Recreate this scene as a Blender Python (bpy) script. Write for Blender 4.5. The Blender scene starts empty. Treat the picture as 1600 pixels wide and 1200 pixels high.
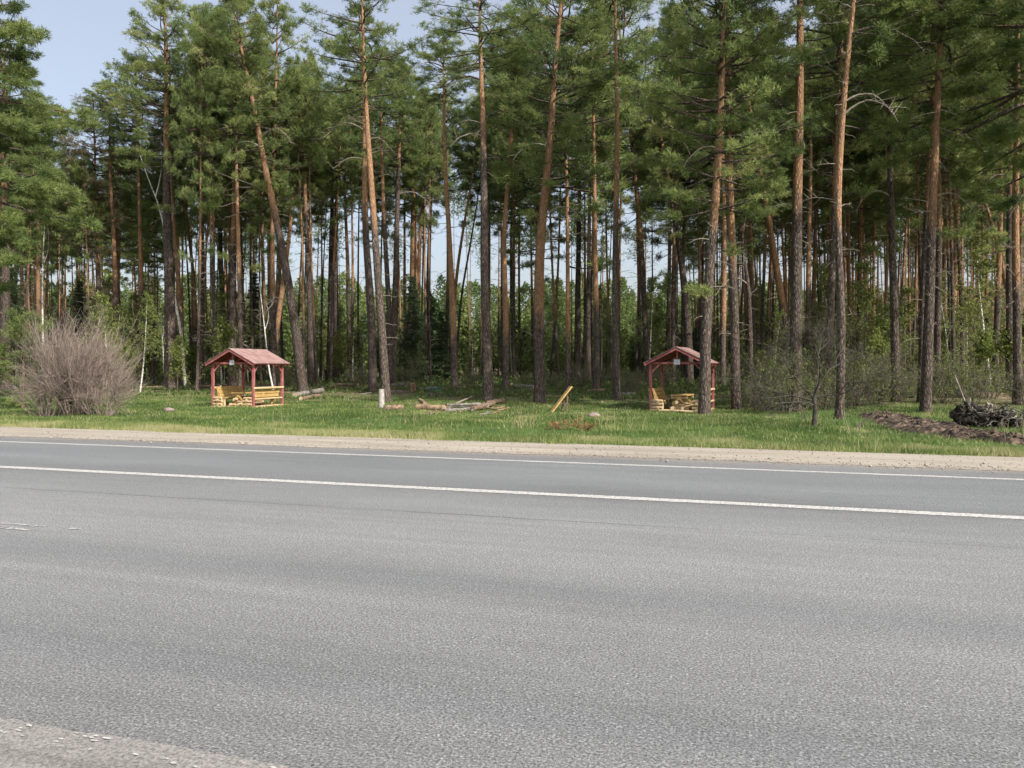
import bpy, math, random
import numpy as np
from mathutils import Matrix, Vector
sc = bpy.context.scene
R = math.radians
rng = np.random.default_rng(7)
random.seed(7)

# ------------------------------------------------------------------ camera, sky, sun
CAMH = 1.6; HOR = 572.0; F = 1200.0          # eye height, horizon row, focal length (photo pixels)
cd = bpy.data.cameras.new('camera'); cam = bpy.data.objects.new('camera', cd)
sc.collection.objects.link(cam); sc.camera = cam
cam.location = (0, 0, CAMH); cam.rotation_euler = (R(90), 0, 0)
cd.sensor_width = 36; cd.lens = 27; cd.shift_y = -(600 - HOR) / 1600.0
cd.clip_start = 0.1; cd.clip_end = 3000
SUN_EL = 41.0; SUN_X, SUN_Y = 0.70, -0.71       # direction towards the sun, in plan
saz = math.atan2(SUN_X, SUN_Y)                 # clockwise from +Y
w = bpy.data.worlds.new('World'); sc.world = w; w.use_nodes = True
nt = w.node_tree; bg = nt.nodes['Background']
sky = nt.nodes.new('ShaderNodeTexSky'); sky.sky_type = 'NISHITA'; sky.sun_disc = False
sky.sun_elevation = R(SUN_EL); sky.sun_rotation = saz
sky.air_density = 1.0; sky.dust_density = 5.0; sky.ozone_density = 2.0; sky.altitude = 100
veil = nt.nodes.new('ShaderNodeMix'); veil.data_type = 'RGBA'; veil.inputs[0].default_value = .5     # thin even veil of high haze
veil.inputs[7].default_value = (2.35, 2.3, 2.25, 1); nt.links.new(sky.outputs[0], veil.inputs[6]); nt.links.new(veil.outputs[2], bg.inputs[0]); bg.inputs[1].default_value = 0.15
sd = bpy.data.lights.new('sun', 'SUN'); sd.energy = 3.1; sd.angle = R(0.6); sd.color = (1, .95, .87)
so = bpy.data.objects.new('sun', sd); sc.collection.objects.link(so)
ce = math.cos(R(SUN_EL)); n_ = math.hypot(SUN_X, SUN_Y)
tosun = Vector((SUN_X / n_ * ce, SUN_Y / n_ * ce, math.sin(R(SUN_EL))))
so.rotation_euler = tosun.to_track_quat('Z', 'Y').to_euler(); so.location = (20, -10, 30)
sc.view_settings.view_transform = 'Standard'; sc.view_settings.look = 'None'
sc.view_settings.exposure = 0.98; sc.view_settings.gamma = 1
sc.cycles.max_bounces = 6; sc.cycles.diffuse_bounces = 3; sc.cycles.transmission_bounces = 4
sc.cycles.transparent_max_bounces = 4; sc.cycles.glossy_bounces = 2

# ------------------------------------------------------------------ helpers
TH = R(16.9); CT, ST = math.cos(TH), math.sin(TH)
def dist_d(x, y): return y * CT + x * ST          # distance across the road
def along_s(x, y): return x * CT - y * ST         # distance along the road
def from_sd(s, d): return s * CT + d * ST, -s * ST + d * CT

_g = np.random.default_rng(3).random((256, 256))
def vnoise(x, y, sc_=1.0):
    x = np.asarray(x, float) * sc_ + 1000.3; y = np.asarray(y, float) * sc_ + 1000.7
    xi = np.floor(x).astype(int); yi = np.floor(y).astype(int); fx = x - xi; fy = y - yi
    fx = fx * fx * (3 - 2 * fx); fy = fy * fy * (3 - 2 * fy)
    a = _g[xi % 256, yi % 256]; b = _g[(xi + 1) % 256, yi % 256]
    c = _g[xi % 256, (yi + 1) % 256]; d = _g[(xi + 1) % 256, (yi + 1) % 256]
    return (a * (1 - fx) + b * fx) * (1 - fy) + (c * (1 - fx) + d * fx) * fy
def fnoise(x, y, s=1.0): return (vnoise(x, y, s) + .5 * vnoise(x, y, s * 2.1) + .25 * vnoise(x, y, s * 4.3)) / 1.75

def ground_z(x, y):
    d = dist_d(np.asarray(x, float), np.asarray(y, float))
    z = np.interp(d, [-60, -2, 1.5, 13.3, 16.3, 18.3, 21, 34, 40, 50, 70, 150, 600], [-.3, -.15, -.02, -.03, -.10, -.25, -.37, -.39, -.22, .15, .32, .5, 2.0])
    k = np.clip((d - 16.5) / 5, 0, 1)
    return z + k * ((fnoise(x, y, .35) - .5) * .14 + (fnoise(x, y, 1.7) - .5) * .05)

def at(px, py):
    """first point where the sight line of a photo pixel meets the ground"""
    Y = np.arange(3, 220, .05); X = (px - 800) / F * Y; Z = CAMH + (HOR - py) / F * Y
    i = np.argmax(Z < ground_z(X, Y)); return float(X[i]), float(Y[i]), float(ground_z(X[i], Y[i]))

def link(o): sc.collection.objects.link(o); return o
def tag(o, label=None, cat=None, group=None, kind=None):
    if label: o['label'] = label
    if cat: o['category'] = cat
    if group: o['group'] = group
    if kind: o['kind'] = kind
    return o
def empty(name, loc, rz=0.0, **k):
    o = link(bpy.data.objects.new(name, None)); o.empty_display_size = .3
    o.location = loc; o.rotation_euler = (0, 0, rz); return tag(o, **k)

class Geo:
    def __init__(s): s.v = []; s.f = {3: [], 4: []}; s.n = 0; s.m = {3: [], 4: []}; s.a = []
    def add(s, v, f, mat=0, attr=0.5):
        v = np.asarray(v, float).reshape(-1, 3); f = np.asarray(f, int)
        s.v.append(v); k = f.shape[1]; s.f[k].append(f + s.n); s.m[k].append(np.full(len(f), mat))
        s.a.append(np.broadcast_to(np.asarray(attr, float), (len(v),)).copy()); s.n += len(v)
    def tube(s, P, r, k=6, mat=0, attr=0.5, cap=True, cap_mat=None):
        P = np.asarray(P, float); n = len(P); r = np.broadcast_to(np.asarray(r, float), (n,))
        T = np.gradient(P, axis=0); T /= np.linalg.norm(T, axis=1)[:, None] + 1e-9
        ref = np.array([1., 0, 0]) if abs(T[0][0]) < .8 else np.array([0, 1., 0])
        A = np.cross(T, ref); A /= np.linalg.norm(A, axis=1)[:, None] + 1e-9; B = np.cross(T, A)
        t = np.arange(k) * 2 * math.pi / k
        V = P[:, None] + r[:, None, None] * (np.cos(t)[None, :, None] * A[:, None] + np.sin(t)[None, :, None] * B[:, None])
        i = np.arange(n - 1)[:, None] * k; j = np.arange(k)[None]; j2 = (j + 1) % k
        Fq = np.stack([i + j, i + k + j, i + k + j2, i + j2], -1).reshape(-1, 4)
        at_ = attr if np.ndim(attr) == 0 else np.repeat(attr, k)
        s.add(V.reshape(-1, 3), Fq, mat, at_)
        if cap:
            for e in (0, n - 1):
                c = np.vstack([V[e], P[e][None]]); a0 = attr if np.ndim(attr) == 0 else attr[e]
                fr = [[q, (q + 1) % k, k] for q in range(k)]
                if e: fr = [[b, a, c_] for a, b, c_ in fr]
                s.add(c, fr, mat if cap_mat is None else cap_mat, a0)
        return s
    def box(s, c, size, rot=None, mat=0, attr=.5):
        x, y, z = [q / 2 for q in size]
        v = np.array([(-x, -y, -z), (x, -y, -z), (x, y, -z), (-x, y, -z), (-x, -y, z), (x, -y, z), (x, y, z), (-x, y, z)])
        if rot is not None: v = v @ np.array(rot).T
        s.add(v + np.asarray(c), [(0, 3, 2, 1), (4, 5, 6, 7), (0, 1, 5, 4), (1, 2, 6, 5), (2, 3, 7, 6), (3, 0, 4, 7)], mat, attr); return s
    def beam(s, a, b, wd, hd, mat=0, attr=.5):
        a, b = Vector(a), Vector(b); d = b - a; q = d.to_track_quat('X', 'Z').to_matrix()
        return s.box((a + b) / 2, (d.length, wd, hd), q, mat, attr)
    def mesh(s, name, mats, smooth=False):
        me = bpy.data.meshes.new(name); V = np.vstack(s.v)
        me.vertices.add(len(V)); me.vertices.foreach_set('co', V.astype(np.float32).ravel())
        fs = []; ms = []; tot = []
        for k in (3, 4):
            if s.f[k]:
                q = np.vstack(s.f[k]); fs.append(q.ravel()); tot.append(np.full(len(q), k)); ms.append(np.concatenate(s.m[k]))
        lv = np.concatenate(fs); tt = np.concatenate(tot); st = np.concatenate([[0], np.cumsum(tt)[:-1]])
        me.loops.add(len(lv)); me.loops.foreach_set('vertex_index', lv.astype(np.int32))
        me.polygons.add(len(tt)); me.polygons.foreach_set('loop_start', st.astype(np.int32))
        me.polygons.foreach_set('material_index', np.concatenate(ms).astype(np.int32))
        me.polygons.foreach_set('use_smooth', np.full(len(tt), smooth))
        at_ = me.attributes.new('tone', 'FLOAT', 'POINT'); at_.data.foreach_set('value', np.concatenate(s.a).astype(np.float32))
        for m in (mats if isinstance(mats, (list, tuple)) else [mats]): me.materials.append(m)
        me.update(calc_edges=True); me.validate(); return me
    def build(s, name, mats, parent=None, smooth=False, **k):
        o = link(bpy.data.objects.new(name, s.mesh(name, mats, smooth))); o.parent = parent; return tag(o, **k)

# ------------------------------------------------------------------ materials
def newmat(name, rough=.85):
    m = bpy.data.materials.new(name); m.use_nodes = True; t = m.node_tree; b = t.nodes['Principled BSDF']
    b.inputs['Roughness'].default_value = rough; b.inputs['Specular IOR Level'].default_value = .25
    return m, t, b
def N(t, kind, **k):
    n = t.nodes.new('ShaderNode' + kind)
    for a, v in k.items():
        if a in n.inputs: n.inputs[a].default_value = v
        else: setattr(n, a, v)
    return n
def ramp(t, src, stops):
    r = t.nodes.new('ShaderNodeValToRGB'); t.links.new(src, r.inputs[0]); e = r.color_ramp.elements
    while len(e) < len(stops): e.new(.5)
    for q, (p, c) in zip(e, stops): q.position = p; q.color = (*c, 1) if len(c) == 3 else c
    return r.outputs[0]
def grey(v): return (v, v, v)
def mix(t, fac, a, b, mode='MIX'):
    n = t.nodes.new('ShaderNodeMix'); n.data_type = 'RGBA'; n.blend_type = mode
    for i, v in ((0, fac), (6, a), (7, b)):
        if hasattr(v, 'links') or isinstance(v, bpy.types.NodeSocket): t.links.new(v, n.inputs[i])
        else: n.inputs[i].default_value = v if i == 0 else (*v, 1)
    return n.outputs[2]
def noise(t, scale, detail=4, vec=None, rough=.6):
    n = N(t, 'TexNoise'); n.inputs['Scale'].default_value = scale; n.inputs['Detail'].default_value = detail; n.inputs['Roughness'].default_value = rough
    if vec is not None: t.links.new(vec, n.inputs['Vector'])
    return n.outputs['Fac']
def coords(t, scale=(1, 1, 1)):
    c = N(t, 'TexCoord'); m = N(t, 'Mapping'); m.inputs['Scale'].default_value = scale
    t.links.new(c.outputs['Object'], m.inputs['Vector']); return m.outputs[0]
def bump(t, b, h, dist=.01, strength=.6):
    n = N(t, 'Bump'); n.inputs['Distance'].default_value = dist; n.inputs['Strength'].default_value = strength
    t.links.new(h, n.inputs['Height']); t.links.new(n.outputs[0], b.inputs['Normal'])
def attr(t): a = N(t, 'Attribute'); a.attribute_name = 'tone'; return a.outputs['Fac']

def leaf_mat(name, stops, trans=.25, rnd=.12):
    m, t, b = newmat(name, .6)
    oi = N(t, 'ObjectInfo'); ad = N(t, 'Math', operation='MULTIPLY_ADD'); t.links.new(oi.outputs['Random'], ad.inputs[0])
    ad.inputs[1].default_value = rnd * 2; t.links.new(attr(t), ad.inputs[2])
    su = N(t, 'Math', operation='SUBTRACT'); t.links.new(ad.outputs[0], su.inputs[0]); su.inputs[1].default_value = rnd
    c = ramp(t, su.outputs[0], stops); t.links.new(c, b.inputs['Base Color'])
    tr = N(t, 'BsdfTranslucent'); t.links.new(c, tr.inputs[0])
    mx = N(t, 'MixShader'); mx.inputs[0].default_value = trans
    t.links.new(b.outputs[0], mx.inputs[1]); t.links.new(tr.outputs[0], mx.inputs[2])
    t.links.new(mx.outputs[0], t.nodes['Material Output'].inputs['Surface']); return m
M = {}
M['needle'] = leaf_mat('pine_needles', [(0, (.08, .12, .045)), (.45, (.185, .245, .085)), (.75, (.28, .335, .115)), (1, (.38, .40, .16))], .5)
M['brownneedle'] = leaf_mat('dry_needles', [(0, (.09, .09, .05)), (.6, (.19, .165, .10)), (1, (.27, .22, .14))], .3)
M['spruce'] = leaf_mat('spruce_needles', [(0, (.03, .055, .028)), (.6, (.065, .105, .045)), (1, (.11, .15, .06))], .3)
M['leaf'] = leaf_mat('spring_leaves', [(0, (.09, .13, .035)), (.5, (.20, .25, .07)), (1, (.34, .36, .11))], .5)
M['farleaf'] = leaf_mat('far_leaves', [(0, (.06, .10, .035)), (.5, (.18, .24, .08)), (1, (.34, .38, .13))], .5)
M['grass'] = leaf_mat('grass_blades', [(0, (.06, .105, .025)), (.5, (.14, .205, .055)), (.8, (.235, .285, .09)), (1, (.45, .40, .23))], .35, 0)
M['drygrass'] = leaf_mat('dry_grass', [(0, (.22, .18, .1)), (1, (.42, .36, .22))], .2, 0)
M['rustleaf'] = leaf_mat('rust_needles', [(0, (.2, .09, .04)), (1, (.38, .2, .1))], .2, 0)

def bark(name, low, low2, up, up2):
    m, t, b = newmat(name, .9)
    v = coords(t, (1, 1, .28)); a = attr(t)
    vo = N(t, 'TexVoronoi', feature='DISTANCE_TO_EDGE'); vo.inputs['Scale'].default_value = 13; vo.inputs['Randomness'].default_value = 1
    nz = noise(t, 5, 3, v); t.links.new(v, vo.inputs['Vector'])
    v2 = N(t, 'TexVoronoi', feature='F1'); v2.inputs['Scale'].default_value = 20; t.links.new(v, v2.inputs['Vector'])
    s2 = N(t, 'SeparateColor'); t.links.new(v2.outputs['Color'], s2.inputs[0])
    fis = mix(t, 1.0, ramp(t, vo.outputs['Distance'], [(0, grey(.22)), (.12, grey(.8)), (.3, grey(1.15))]), ramp(t, s2.outputs[0], [(0, grey(.55)), (.5, grey(1)), (1, grey(1.55))]), 'MULTIPLY')
    n1 = noise(t, 9, 5, v); cl = mix(t, ramp(t, n1, [(.3, grey(0)), (.7, grey(1))]), low, low2)
    cl = mix(t, .85, cl, fis, 'MULTIPLY')
    n2 = noise(t, 6, 5, v); cu = mix(t, ramp(t, n2, [(.35, grey(0)), (.65, grey(1))]), up, up2); cu = mix(t, .45, cu, fis, 'MULTIPLY')
    ad = N(t, 'Math', operation='ADD'); t.links.new(a, ad.inputs[0]); s_ = N(t, 'Math', operation='MULTIPLY_ADD')
    t.links.new(noise(t, 2.2, 4, v), s_.inputs[0]); s_.inputs[1].default_value = .9; s_.inputs[2].default_value = -.45; t.links.new(s_.outputs[0], ad.inputs[1])
    k = ramp(t, ad.outputs[0], [(.35, grey(0)), (.65, grey(1))])
    c = mix(t, k, cl, cu)
    oi = N(t, 'ObjectInfo'); hv = N(t, 'HueSaturation'); t.links.new(c, hv.inputs['Color'])
    mp = N(t, 'MapRange'); t.links.new(oi.outputs['Random'], mp.inputs[0]); mp.inputs[3].default_value = .75; mp.inputs[4].default_value = 1.2
    t.links.new(mp.outputs[0], hv.inputs['Value']); t.links.new(hv.outputs[0], b.inputs['Base Color'])
    bump(t, b, fis, .03, .8); return m
M['bark'] = bark('pine_bark', (.085, .064, .054), (.165, .13, .108), (.40, .225, .12), (.28, .17, .105))
M['limb'] = bark('limb_bark', (.10, .08, .07), (.15, .12, .095), (.30, .15, .08), (.2, .12, .08))
def plain(name, stops, scale=6, rough=.8, bmp=.01, stretch=(1, 1, 1), detail=5):
    m, t, b = newmat(name, rough); v = coords(t, stretch); n = noise(t, scale, detail, v)
    t.links.new(ramp(t, n, stops), b.inputs['Base Color']); bump(t, b, n, bmp, .5); return m
M['deadwood'] = plain('dead_wood', [(.3, (.13, .11, .09)), (.7, (.36, .31, .25))], 8, .85, .01, (1, 1, .3))
M['twig'] = plain('twigs', [(.3, (.14, .105, .09)), (.7, (.34, .275, .24))], 4)
M['darktwig'] = plain('dark_twigs', [(.3, (.06, .052, .04)), (.7, (.21, .185, .145))], 4)
M['darkbark'] = plain('dark_twig_bark', [(.3, (.03, .026, .022)), (.7, (.11, .095, .075))], 6)
M['birch'] = plain('birch_bark', [(.36, (.05, .045, .04)), (.44, (.62, .6, .55)), (.7, (.75, .73, .68))], 5, .7, .003, (.6, .6, 3))
M['redpost'] = plain('red_stained_wood', [(.3, (.22, .06, .06)), (.55, (.37, .13, .125)), (.75, (.48, .26, .24))], 9, .65, .003, (1, 1, .2))
M['redroof'] = None
def roofmat():
    m, t, b = newmat('roof_sheet', .5); v = coords(t)
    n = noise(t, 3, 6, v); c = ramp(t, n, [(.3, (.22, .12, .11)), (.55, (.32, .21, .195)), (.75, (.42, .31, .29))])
    t.links.new(c, b.inputs['Base Color']); bump(t, b, n, .004); return m
M['redroof'] = roofmat()
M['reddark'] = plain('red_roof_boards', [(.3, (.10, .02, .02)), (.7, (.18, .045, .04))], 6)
M['ywood'] = plain('varnished_pine', [(.3, (.33, .19, .06)), (.5, (.46, .30, .115)), (.72, (.56, .41, .19))], 7, .55, .004, (1, 1, 1))
M['pwood'] = plain('pale_peeled_log', [(.3, (.33, .22, .12)), (.55, (.52, .38, .22)), (.75, (.62, .49, .31))], 7, .6, .004)
M['endgrain'] = plain('log_end', [(.3, (.50, .36, .2)), (.7, (.68, .55, .36))], 20)
M['greylog'] = plain('weathered_grey_log', [(.3, (.07, .06, .05)), (.5, (.17, .155, .135)), (.72, (.32, .29, .26))], 6, .9, .02, (.35, 1, 1))
M['barklog'] = plain('barky_log', [(.3, (.06, .042, .03)), (.5, (.15, .105, .075)), (.72, (.34, .24, .16))], 8, .9, .02)
M['tanwood'] = plain('fresh_split_wood', [(.3, (.09, .062, .042)), (.5, (.22, .15, .095)), (.72, (.40, .29, .18))], 4, .8)
M['whitepost'] = plain('whitewashed_stump', [(.35, (.2, .18, .15)), (.55, (.42, .40, .36))], 8, .9)
M['stone'] = plain('pink_stone', [(.3, (.16, .12, .115)), (.7, (.32, .25, .24))], 5, .9, .02)
M['plate'] = plain('plate_metal', [(.3, (.55, .57, .60)), (.7, (.7, .72, .74))], 4, .5)
M['print'] = plain('plate_print', [(.3, (.3, .32, .36)), (.7, (.36, .38, .42))], 4, .5)
M['root'] = plain('charred_root', [(.35, (.012, .011, .01)), (.6, (.06, .05, .042)), (.8, (.18, .15, .12))], 7, .9, .03)
M['green'] = plain('dark_green_sheet', [(.3, (.01, .05, .03)), (.7, (.02, .09, .05))], 5, .5)
M['litter'] = plain('white_litter', [(.3, (.6, .6, .6)), (.7, (.75, .75, .75))], 5, .5)

def asphalt():
    m, t, b = newmat('asphalt', .8); v = coords(t); sep = N(t, 'SeparateXYZ')
    tc = N(t, 'TexCoord'); t.links.new(tc.outputs['Object'], sep.inputs[0])
    mr = N(t, 'MapRange'); t.links.new(sep.outputs[1], mr.inputs[0]); mr.inputs[1].default_value = 0; mr.inputs[2].default_value = 14
    wob = N(t, 'Math', operation='MULTIPLY_ADD'); t.links.new(noise(t, .5, 3, coords(t, (.25, 1, 1))), wob.inputs[0]); wob.inputs[1].default_value = .05; wob.inputs[2].default_value = -.025
    ad = N(t, 'Math', operation='ADD'); t.links.new(mr.outputs[0], ad.inputs[0]); t.links.new(wob.outputs[0], ad.inputs[1])
    P = lambda d: d / 14
    c = ramp(t, ad.outputs[0], [(P(0), (0.168, 0.169, 0.164)), (P(2.9), (0.162, 0.164, 0.162)), (P(3.4), (0.149, 0.154, 0.156)), (P(4.35), (0.168, 0.173, 0.170)), (P(4.75), (0.181, 0.183, 0.179)),
        (P(5.25), (0.151, 0.157, 0.160)), (P(5.9), (0.186, 0.190, 0.188)), (P(7.6), (0.192, 0.197, 0.197)), (P(7.9), (0.181, 0.187, 0.188)), (P(8.9), (0.166, 0.171, 0.172)), (P(9.3), (0.136, 0.140, 0.139)), (P(9.7), (0.143, 0.149, 0.152)),
        (P(10.6), (0.162, 0.169, 0.173)), (P(11.2), (0.146, 0.153, 0.157)), (P(12.1), (0.155, 0.162, 0.166)), (P(13.0), (0.153, 0.156, 0.156)), (P(13.4), (0.205, 0.189, 0.170))])
    big = noise(t, .6, 5, coords(t, (.35, 1, 1))); c = mix(t, 1.0, c, ramp(t, big, [(.3, grey(.88)), (.7, grey(1.1))]), 'MULTIPLY')
    streak = noise(t, 3.0, 4, coords(t, (.05, 2.2, 1))); c = mix(t, 1.0, c, ramp(t, streak, [(.3, grey(.93)), (.7, grey(1.06))]), 'MULTIPLY')
    g1 = noise(t, 75, 4, v, .8); c = mix(t, 1.0, c, ramp(t, g1, [(.34, grey(.22)), (.5, grey(1.0)), (.66, grey(2.1))]), 'MULTIPLY')
    vo = N(t, 'TexVoronoi'); vo.inputs['Scale'].default_value = 110; t.links.new(v, vo.inputs['Vector'])
    sp = N(t, 'SeparateColor'); t.links.new(vo.outputs['Color'], sp.inputs[0])
    c = mix(t, 1.0, c, ramp(t, sp.outputs[0], [(0, grey(.68)), (.12, grey(.9)), (.85, grey(1.05)), (1, grey(1.5))]), 'MULTIPLY')
    # long paving joint
    cr = N(t, 'Math', operation='MULTIPLY_ADD'); t.links.new(noise(t, 1.1, 6, coords(t, (.5, 0, 0)), .8), cr.inputs[0]); cr.inputs[1].default_value = .22; t.links.new(sep.outputs[1], cr.inputs[2])
    sb = N(t, 'Math', operation='SUBTRACT'); t.links.new(cr.outputs[0], sb.inputs[0]); sb.inputs[1].default_value = 7.86
    ab = N(t, 'Math', operation='ABSOLUTE'); t.links.new(sb.outputs[0], ab.inputs[0])
    mk = ramp(t, ab.outputs[0], [(.008, grey(.55)), (.03, grey(1))])
    c = mix(t, ramp(t, noise(t, .35, 3, coords(t, (1, .1, 1))), [(.40, grey(.25)), (.6, grey(1))]), c, mix(t, 1.0, c, mk, 'MULTIPLY'))
    t.links.new(c, b.inputs['Base Color']); bump(t, b, g1, .006, .7); return m
M['asphalt'] = asphalt()
def sandy(name, stops, gs=40, amp=(.75, 1.2)):
    m, t, b = newmat(name, .95); v = coords(t)
    c = ramp(t, noise(t, 1.3, 6, coords(t, (.2, 1, 1))), stops)
    st = noise(t, 4, 5, coords(t, (.08, 2.0, 1)), .7); c = mix(t, 1.0, c, ramp(t, st, [(.3, grey(.76)), (.7, grey(1.12))]), 'MULTIPLY')
    g = noise(t, gs, 4, v, .75); c = mix(t, 1.0, c, ramp(t, g, [(.3, grey(amp[0])), (.7, grey(amp[1]))]), 'MULTIPLY')
    t.links.new(c, b.inputs['Base Color']); bump(t, b, g, .02, .6); return m
M['sand'] = sandy('sandy_gravel', [(.3, (.29, .255, .205)), (.55, (.375, .335, .275)), (.8, (.43, .385, .32))])
M['verge'] = sandy('worn_concrete_edge', [(.3, (.225, .215, .20)), (.7, (.30, .29, .27))], 75, (.35, 1.6))
def paint():
    m, t, b = newmat('road_paint', .8); v = coords(t)
    c = ramp(t, noise(t, 30, 5, v, .75), [(.42, (.20, .20, .19)), (.50, (.46, .45, .43)), (.7, (.60, .59, .565))]); t.links.new(c, b.inputs['Base Color']); return m
M['paint'] = paint()
M['pebble'] = plain('pebbles', [(.35, (.14, .125, .11)), (.5, (.28, .25, .22)), (.65, (.46, .42, .37))], 9, .9, .002)
def earth():
    m, t, b = newmat('forest_ground', .95); v = coords(t); sep = N(t, 'SeparateXYZ'); tc = N(t, 'TexCoord'); t.links.new(tc.outputs['Object'], sep.inputs[0])
    grn = ramp(t, noise(t, 1.5, 6, v), [(.3, (.035, .075, .015)), (.6, (.07, .12, .025)), (.8, (.12, .12, .05))])
    lit = ramp(t, noise(t, .9, 7, v, .7), [(.35, (.06, .075, .03)), (.5, (.13, .10, .06)), (.68, (.27, .2, .13))])
    ad = N(t, 'Math', operation='MULTIPLY_ADD'); t.links.new(noise(t, .25, 4, v), ad.inputs[0]); ad.inputs[1].default_value = 26; t.links.new(sep.outputs[1], ad.inputs[2])
    mr = N(t, 'MapRange'); t.links.new(ad.outputs[0], mr.inputs[0]); mr.inputs[1].default_value = 48; mr.inputs[2].default_value = 56
    c = mix(t, mr.outputs[0], grn, lit)
    g = noise(t, 25, 4, v); c = mix(t, 1.0, c, ramp(t, g, [(.3, grey(.7)), (.7, grey(1.25))]), 'MULTIPLY')
    t.links.new(c, b.inputs['Base Color']); bump(t, b, g, .03); return m
M['earth'] = earth()
M['dirt'] = plain('churned_soil', [(.38, (.02, .016, .013)), (.5, (.07, .052, .04)), (.66, (.19, .135, .095))], 2.6, .95, .06, (1, 1, 1), 8)

# ------------------------------------------------------------------ ground, road, shoulder (local axes: x along road, y across)
def strip(name, s0, s1, ns, ds, mat, zf, jit=None, **k):
    g = Geo(); S = np.linspace(s0, s1, ns); D = np.array(ds, float); SS, DD = np.meshgrid(S, D, indexing='ij')
    if jit:
        for col, amp, f in jit: DD[:, col] += (fnoise(S, S * 0 + col * 7, f) - .5) * 2 * amp + (vnoise(S, S * 0 + col, f * 9) - .5) * amp * .6
    X = SS * CT + DD * ST; Y = -SS * ST + DD * CT; Z = zf(X, Y, DD)
    a = np.arange(ns - 1)[:, None] * len(D); b = np.arange(len(D) - 1)[None]
    f = np.stack([a + b, a + len(D) + b, a + len(D) + b + 1, a + b + 1], -1).reshape(-1, 4)
    g.add(np.stack([SS, DD, Z], -1).reshape(-1, 3), f)
    o = g.build(name, mat, None, True, kind='structure', **k); o.rotation_euler = (0, 0, -TH); return o
dd = np.concatenate([np.arange(-60, 0, 10), np.arange(0, 14, 4), np.arange(14, 60, .7), np.geomspace(60, 900, 30)])
ss = 500
S = np.concatenate([-np.geomspace(40, 900, 30)[::-1], np.arange(-39, 39, .7), np.geomspace(40, 900, 30)])
g = Geo(); SS, DD = np.meshgrid(S, dd, indexing='ij'); X = SS * CT + DD * ST; Y = -SS * ST + DD * CT
a = np.arange(len(S) - 1)[:, None] * len(dd); b = np.arange(len(dd) - 1)[None]
g.add(np.stack([SS, DD, ground_z(X, Y)], -1).reshape(-1, 3), np.stack([a + b, a + len(dd) + b, a + len(dd) + b + 1, a + b + 1], -1).reshape(-1, 4))
o = g.build('ground', M['earth'], None, True, kind='structure'); o.rotation_euler = (0, 0, -TH)
strip('road', -400, 400, 401, [2.3, 6, 10, 13.6], M['asphalt'], lambda X, Y, D: D * 0)
strip('gravel_shoulder', -90, 90, 3600, [13.42, 13.9, 14.6, 15.4, 16.2, 17.3], M['sand'], lambda X, Y, D: np.where(D > 16.9, -.30, np.interp(D, [13.2, 13.9, 16.3], [.006, .0, -.075])), [(0, .14, .5), (1, .1, .5)])
strip('concrete_verge', -30, 30, 1500, [-3, 1.5, 2.66], M['verge'], lambda X, Y, D: D * 0 + .008, [(2, .04, 1.5)])
def line(name, d, wd):
    strip(name, -90, 90, 2400, [d - wd / 2, d + wd / 2], M['paint'], lambda X, Y, D: D * 0 + .004, [(0, .012, 2.5), (1, .012, 2.5)])
line('edge_line_marking', 12.43, .13); line('centre_line_marking', 9.30, .19)
# worn remains of paint: separate chips left on the asphalt
def chips(name, s0, s1, d0, d1, n, size, seed, z=.005):
    q = np.random.default_rng(seed); g = Geo()
    for i in range(n):
        s = q.uniform(s0, s1); d = d0 + (d1 - d0) * (q.random() if q.random() < .35 else (0.08 if q.random() < .5 else .92) + q.normal() * .05)
        if vnoise(s, d, 2.5) < .35: continue
        k = 6; t = np.arange(k) * math.pi / 3 + q.random(); r = size * q.uniform(.35, 1.1, k)
        v = np.stack([s + np.cos(t) * r * 2.2, d + np.sin(t) * r * .8, np.full(k, z + q.uniform(0, .002))], -1)
        g.add(np.vstack([v, v.mean(0)[None]]), [[j, (j + 1) % k, k] for j in range(k)])
    o = g.build(name, M['paint'], None, False, kind='structure'); o.rotation_euler = (0, 0, -TH)
sL = along_s(-5.9, 7.6); sR = along_s(-4.35, 7.55)
chips('worn_lane_marking', sL - 2.5, sR + .1, 5.76, 5.98, 330, .022, 5)
chips('worn_edge_marking', -8, -.3, 2.54, 2.64, 170, .011, 6, .012)

def pebbles(n, f, big=1.0):
    q = np.random.default_rng(61); g = Geo(); s_, d_, z_ = f(q, n); r_ = q.uniform(.005, .02, n) * big * (1 + (q.random(n) < .04) * .9)
    oc = np.array([(1, 0, 0), (-1, 0, 0), (0, 1, 0), (0, -1, 0), (0, 0, .7), (0, 0, -.4)]); V = np.stack([s_, d_, z_ + r_ * .3], -1)[:, None] + oc[None] * r_[:, None, None] * q.uniform(.6, 1.3, (n, 6, 1))
    fc = np.array([(0, 2, 4), (2, 1, 4), (1, 3, 4), (3, 0, 4), (2, 0, 5), (1, 2, 5), (3, 1, 5), (0, 3, 5)]); g.add(V.reshape(-1, 3), (np.arange(n)[:, None, None] * 6 + fc[None]).reshape(-1, 3)); return g
def shoulder_pts(q, n):
    s_ = q.uniform(-26, 18, n); d_ = np.where(q.random(n) < .6, 13.25 + abs(q.normal(size=n)) * .45, q.uniform(13.0, 16.2, n)); d_ = np.clip(d_, 12.9, 16.2)
    return s_, d_, np.interp(d_, [13.2, 13.9, 16.3], [.006, .0, -.075])
o = pebbles(5200, shoulder_pts).build('gravel', M['pebble'], None, True, kind='stuff', label='loose gravel along the far asphalt edge'); o.rotation_euler = (0, 0, -TH)
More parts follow.
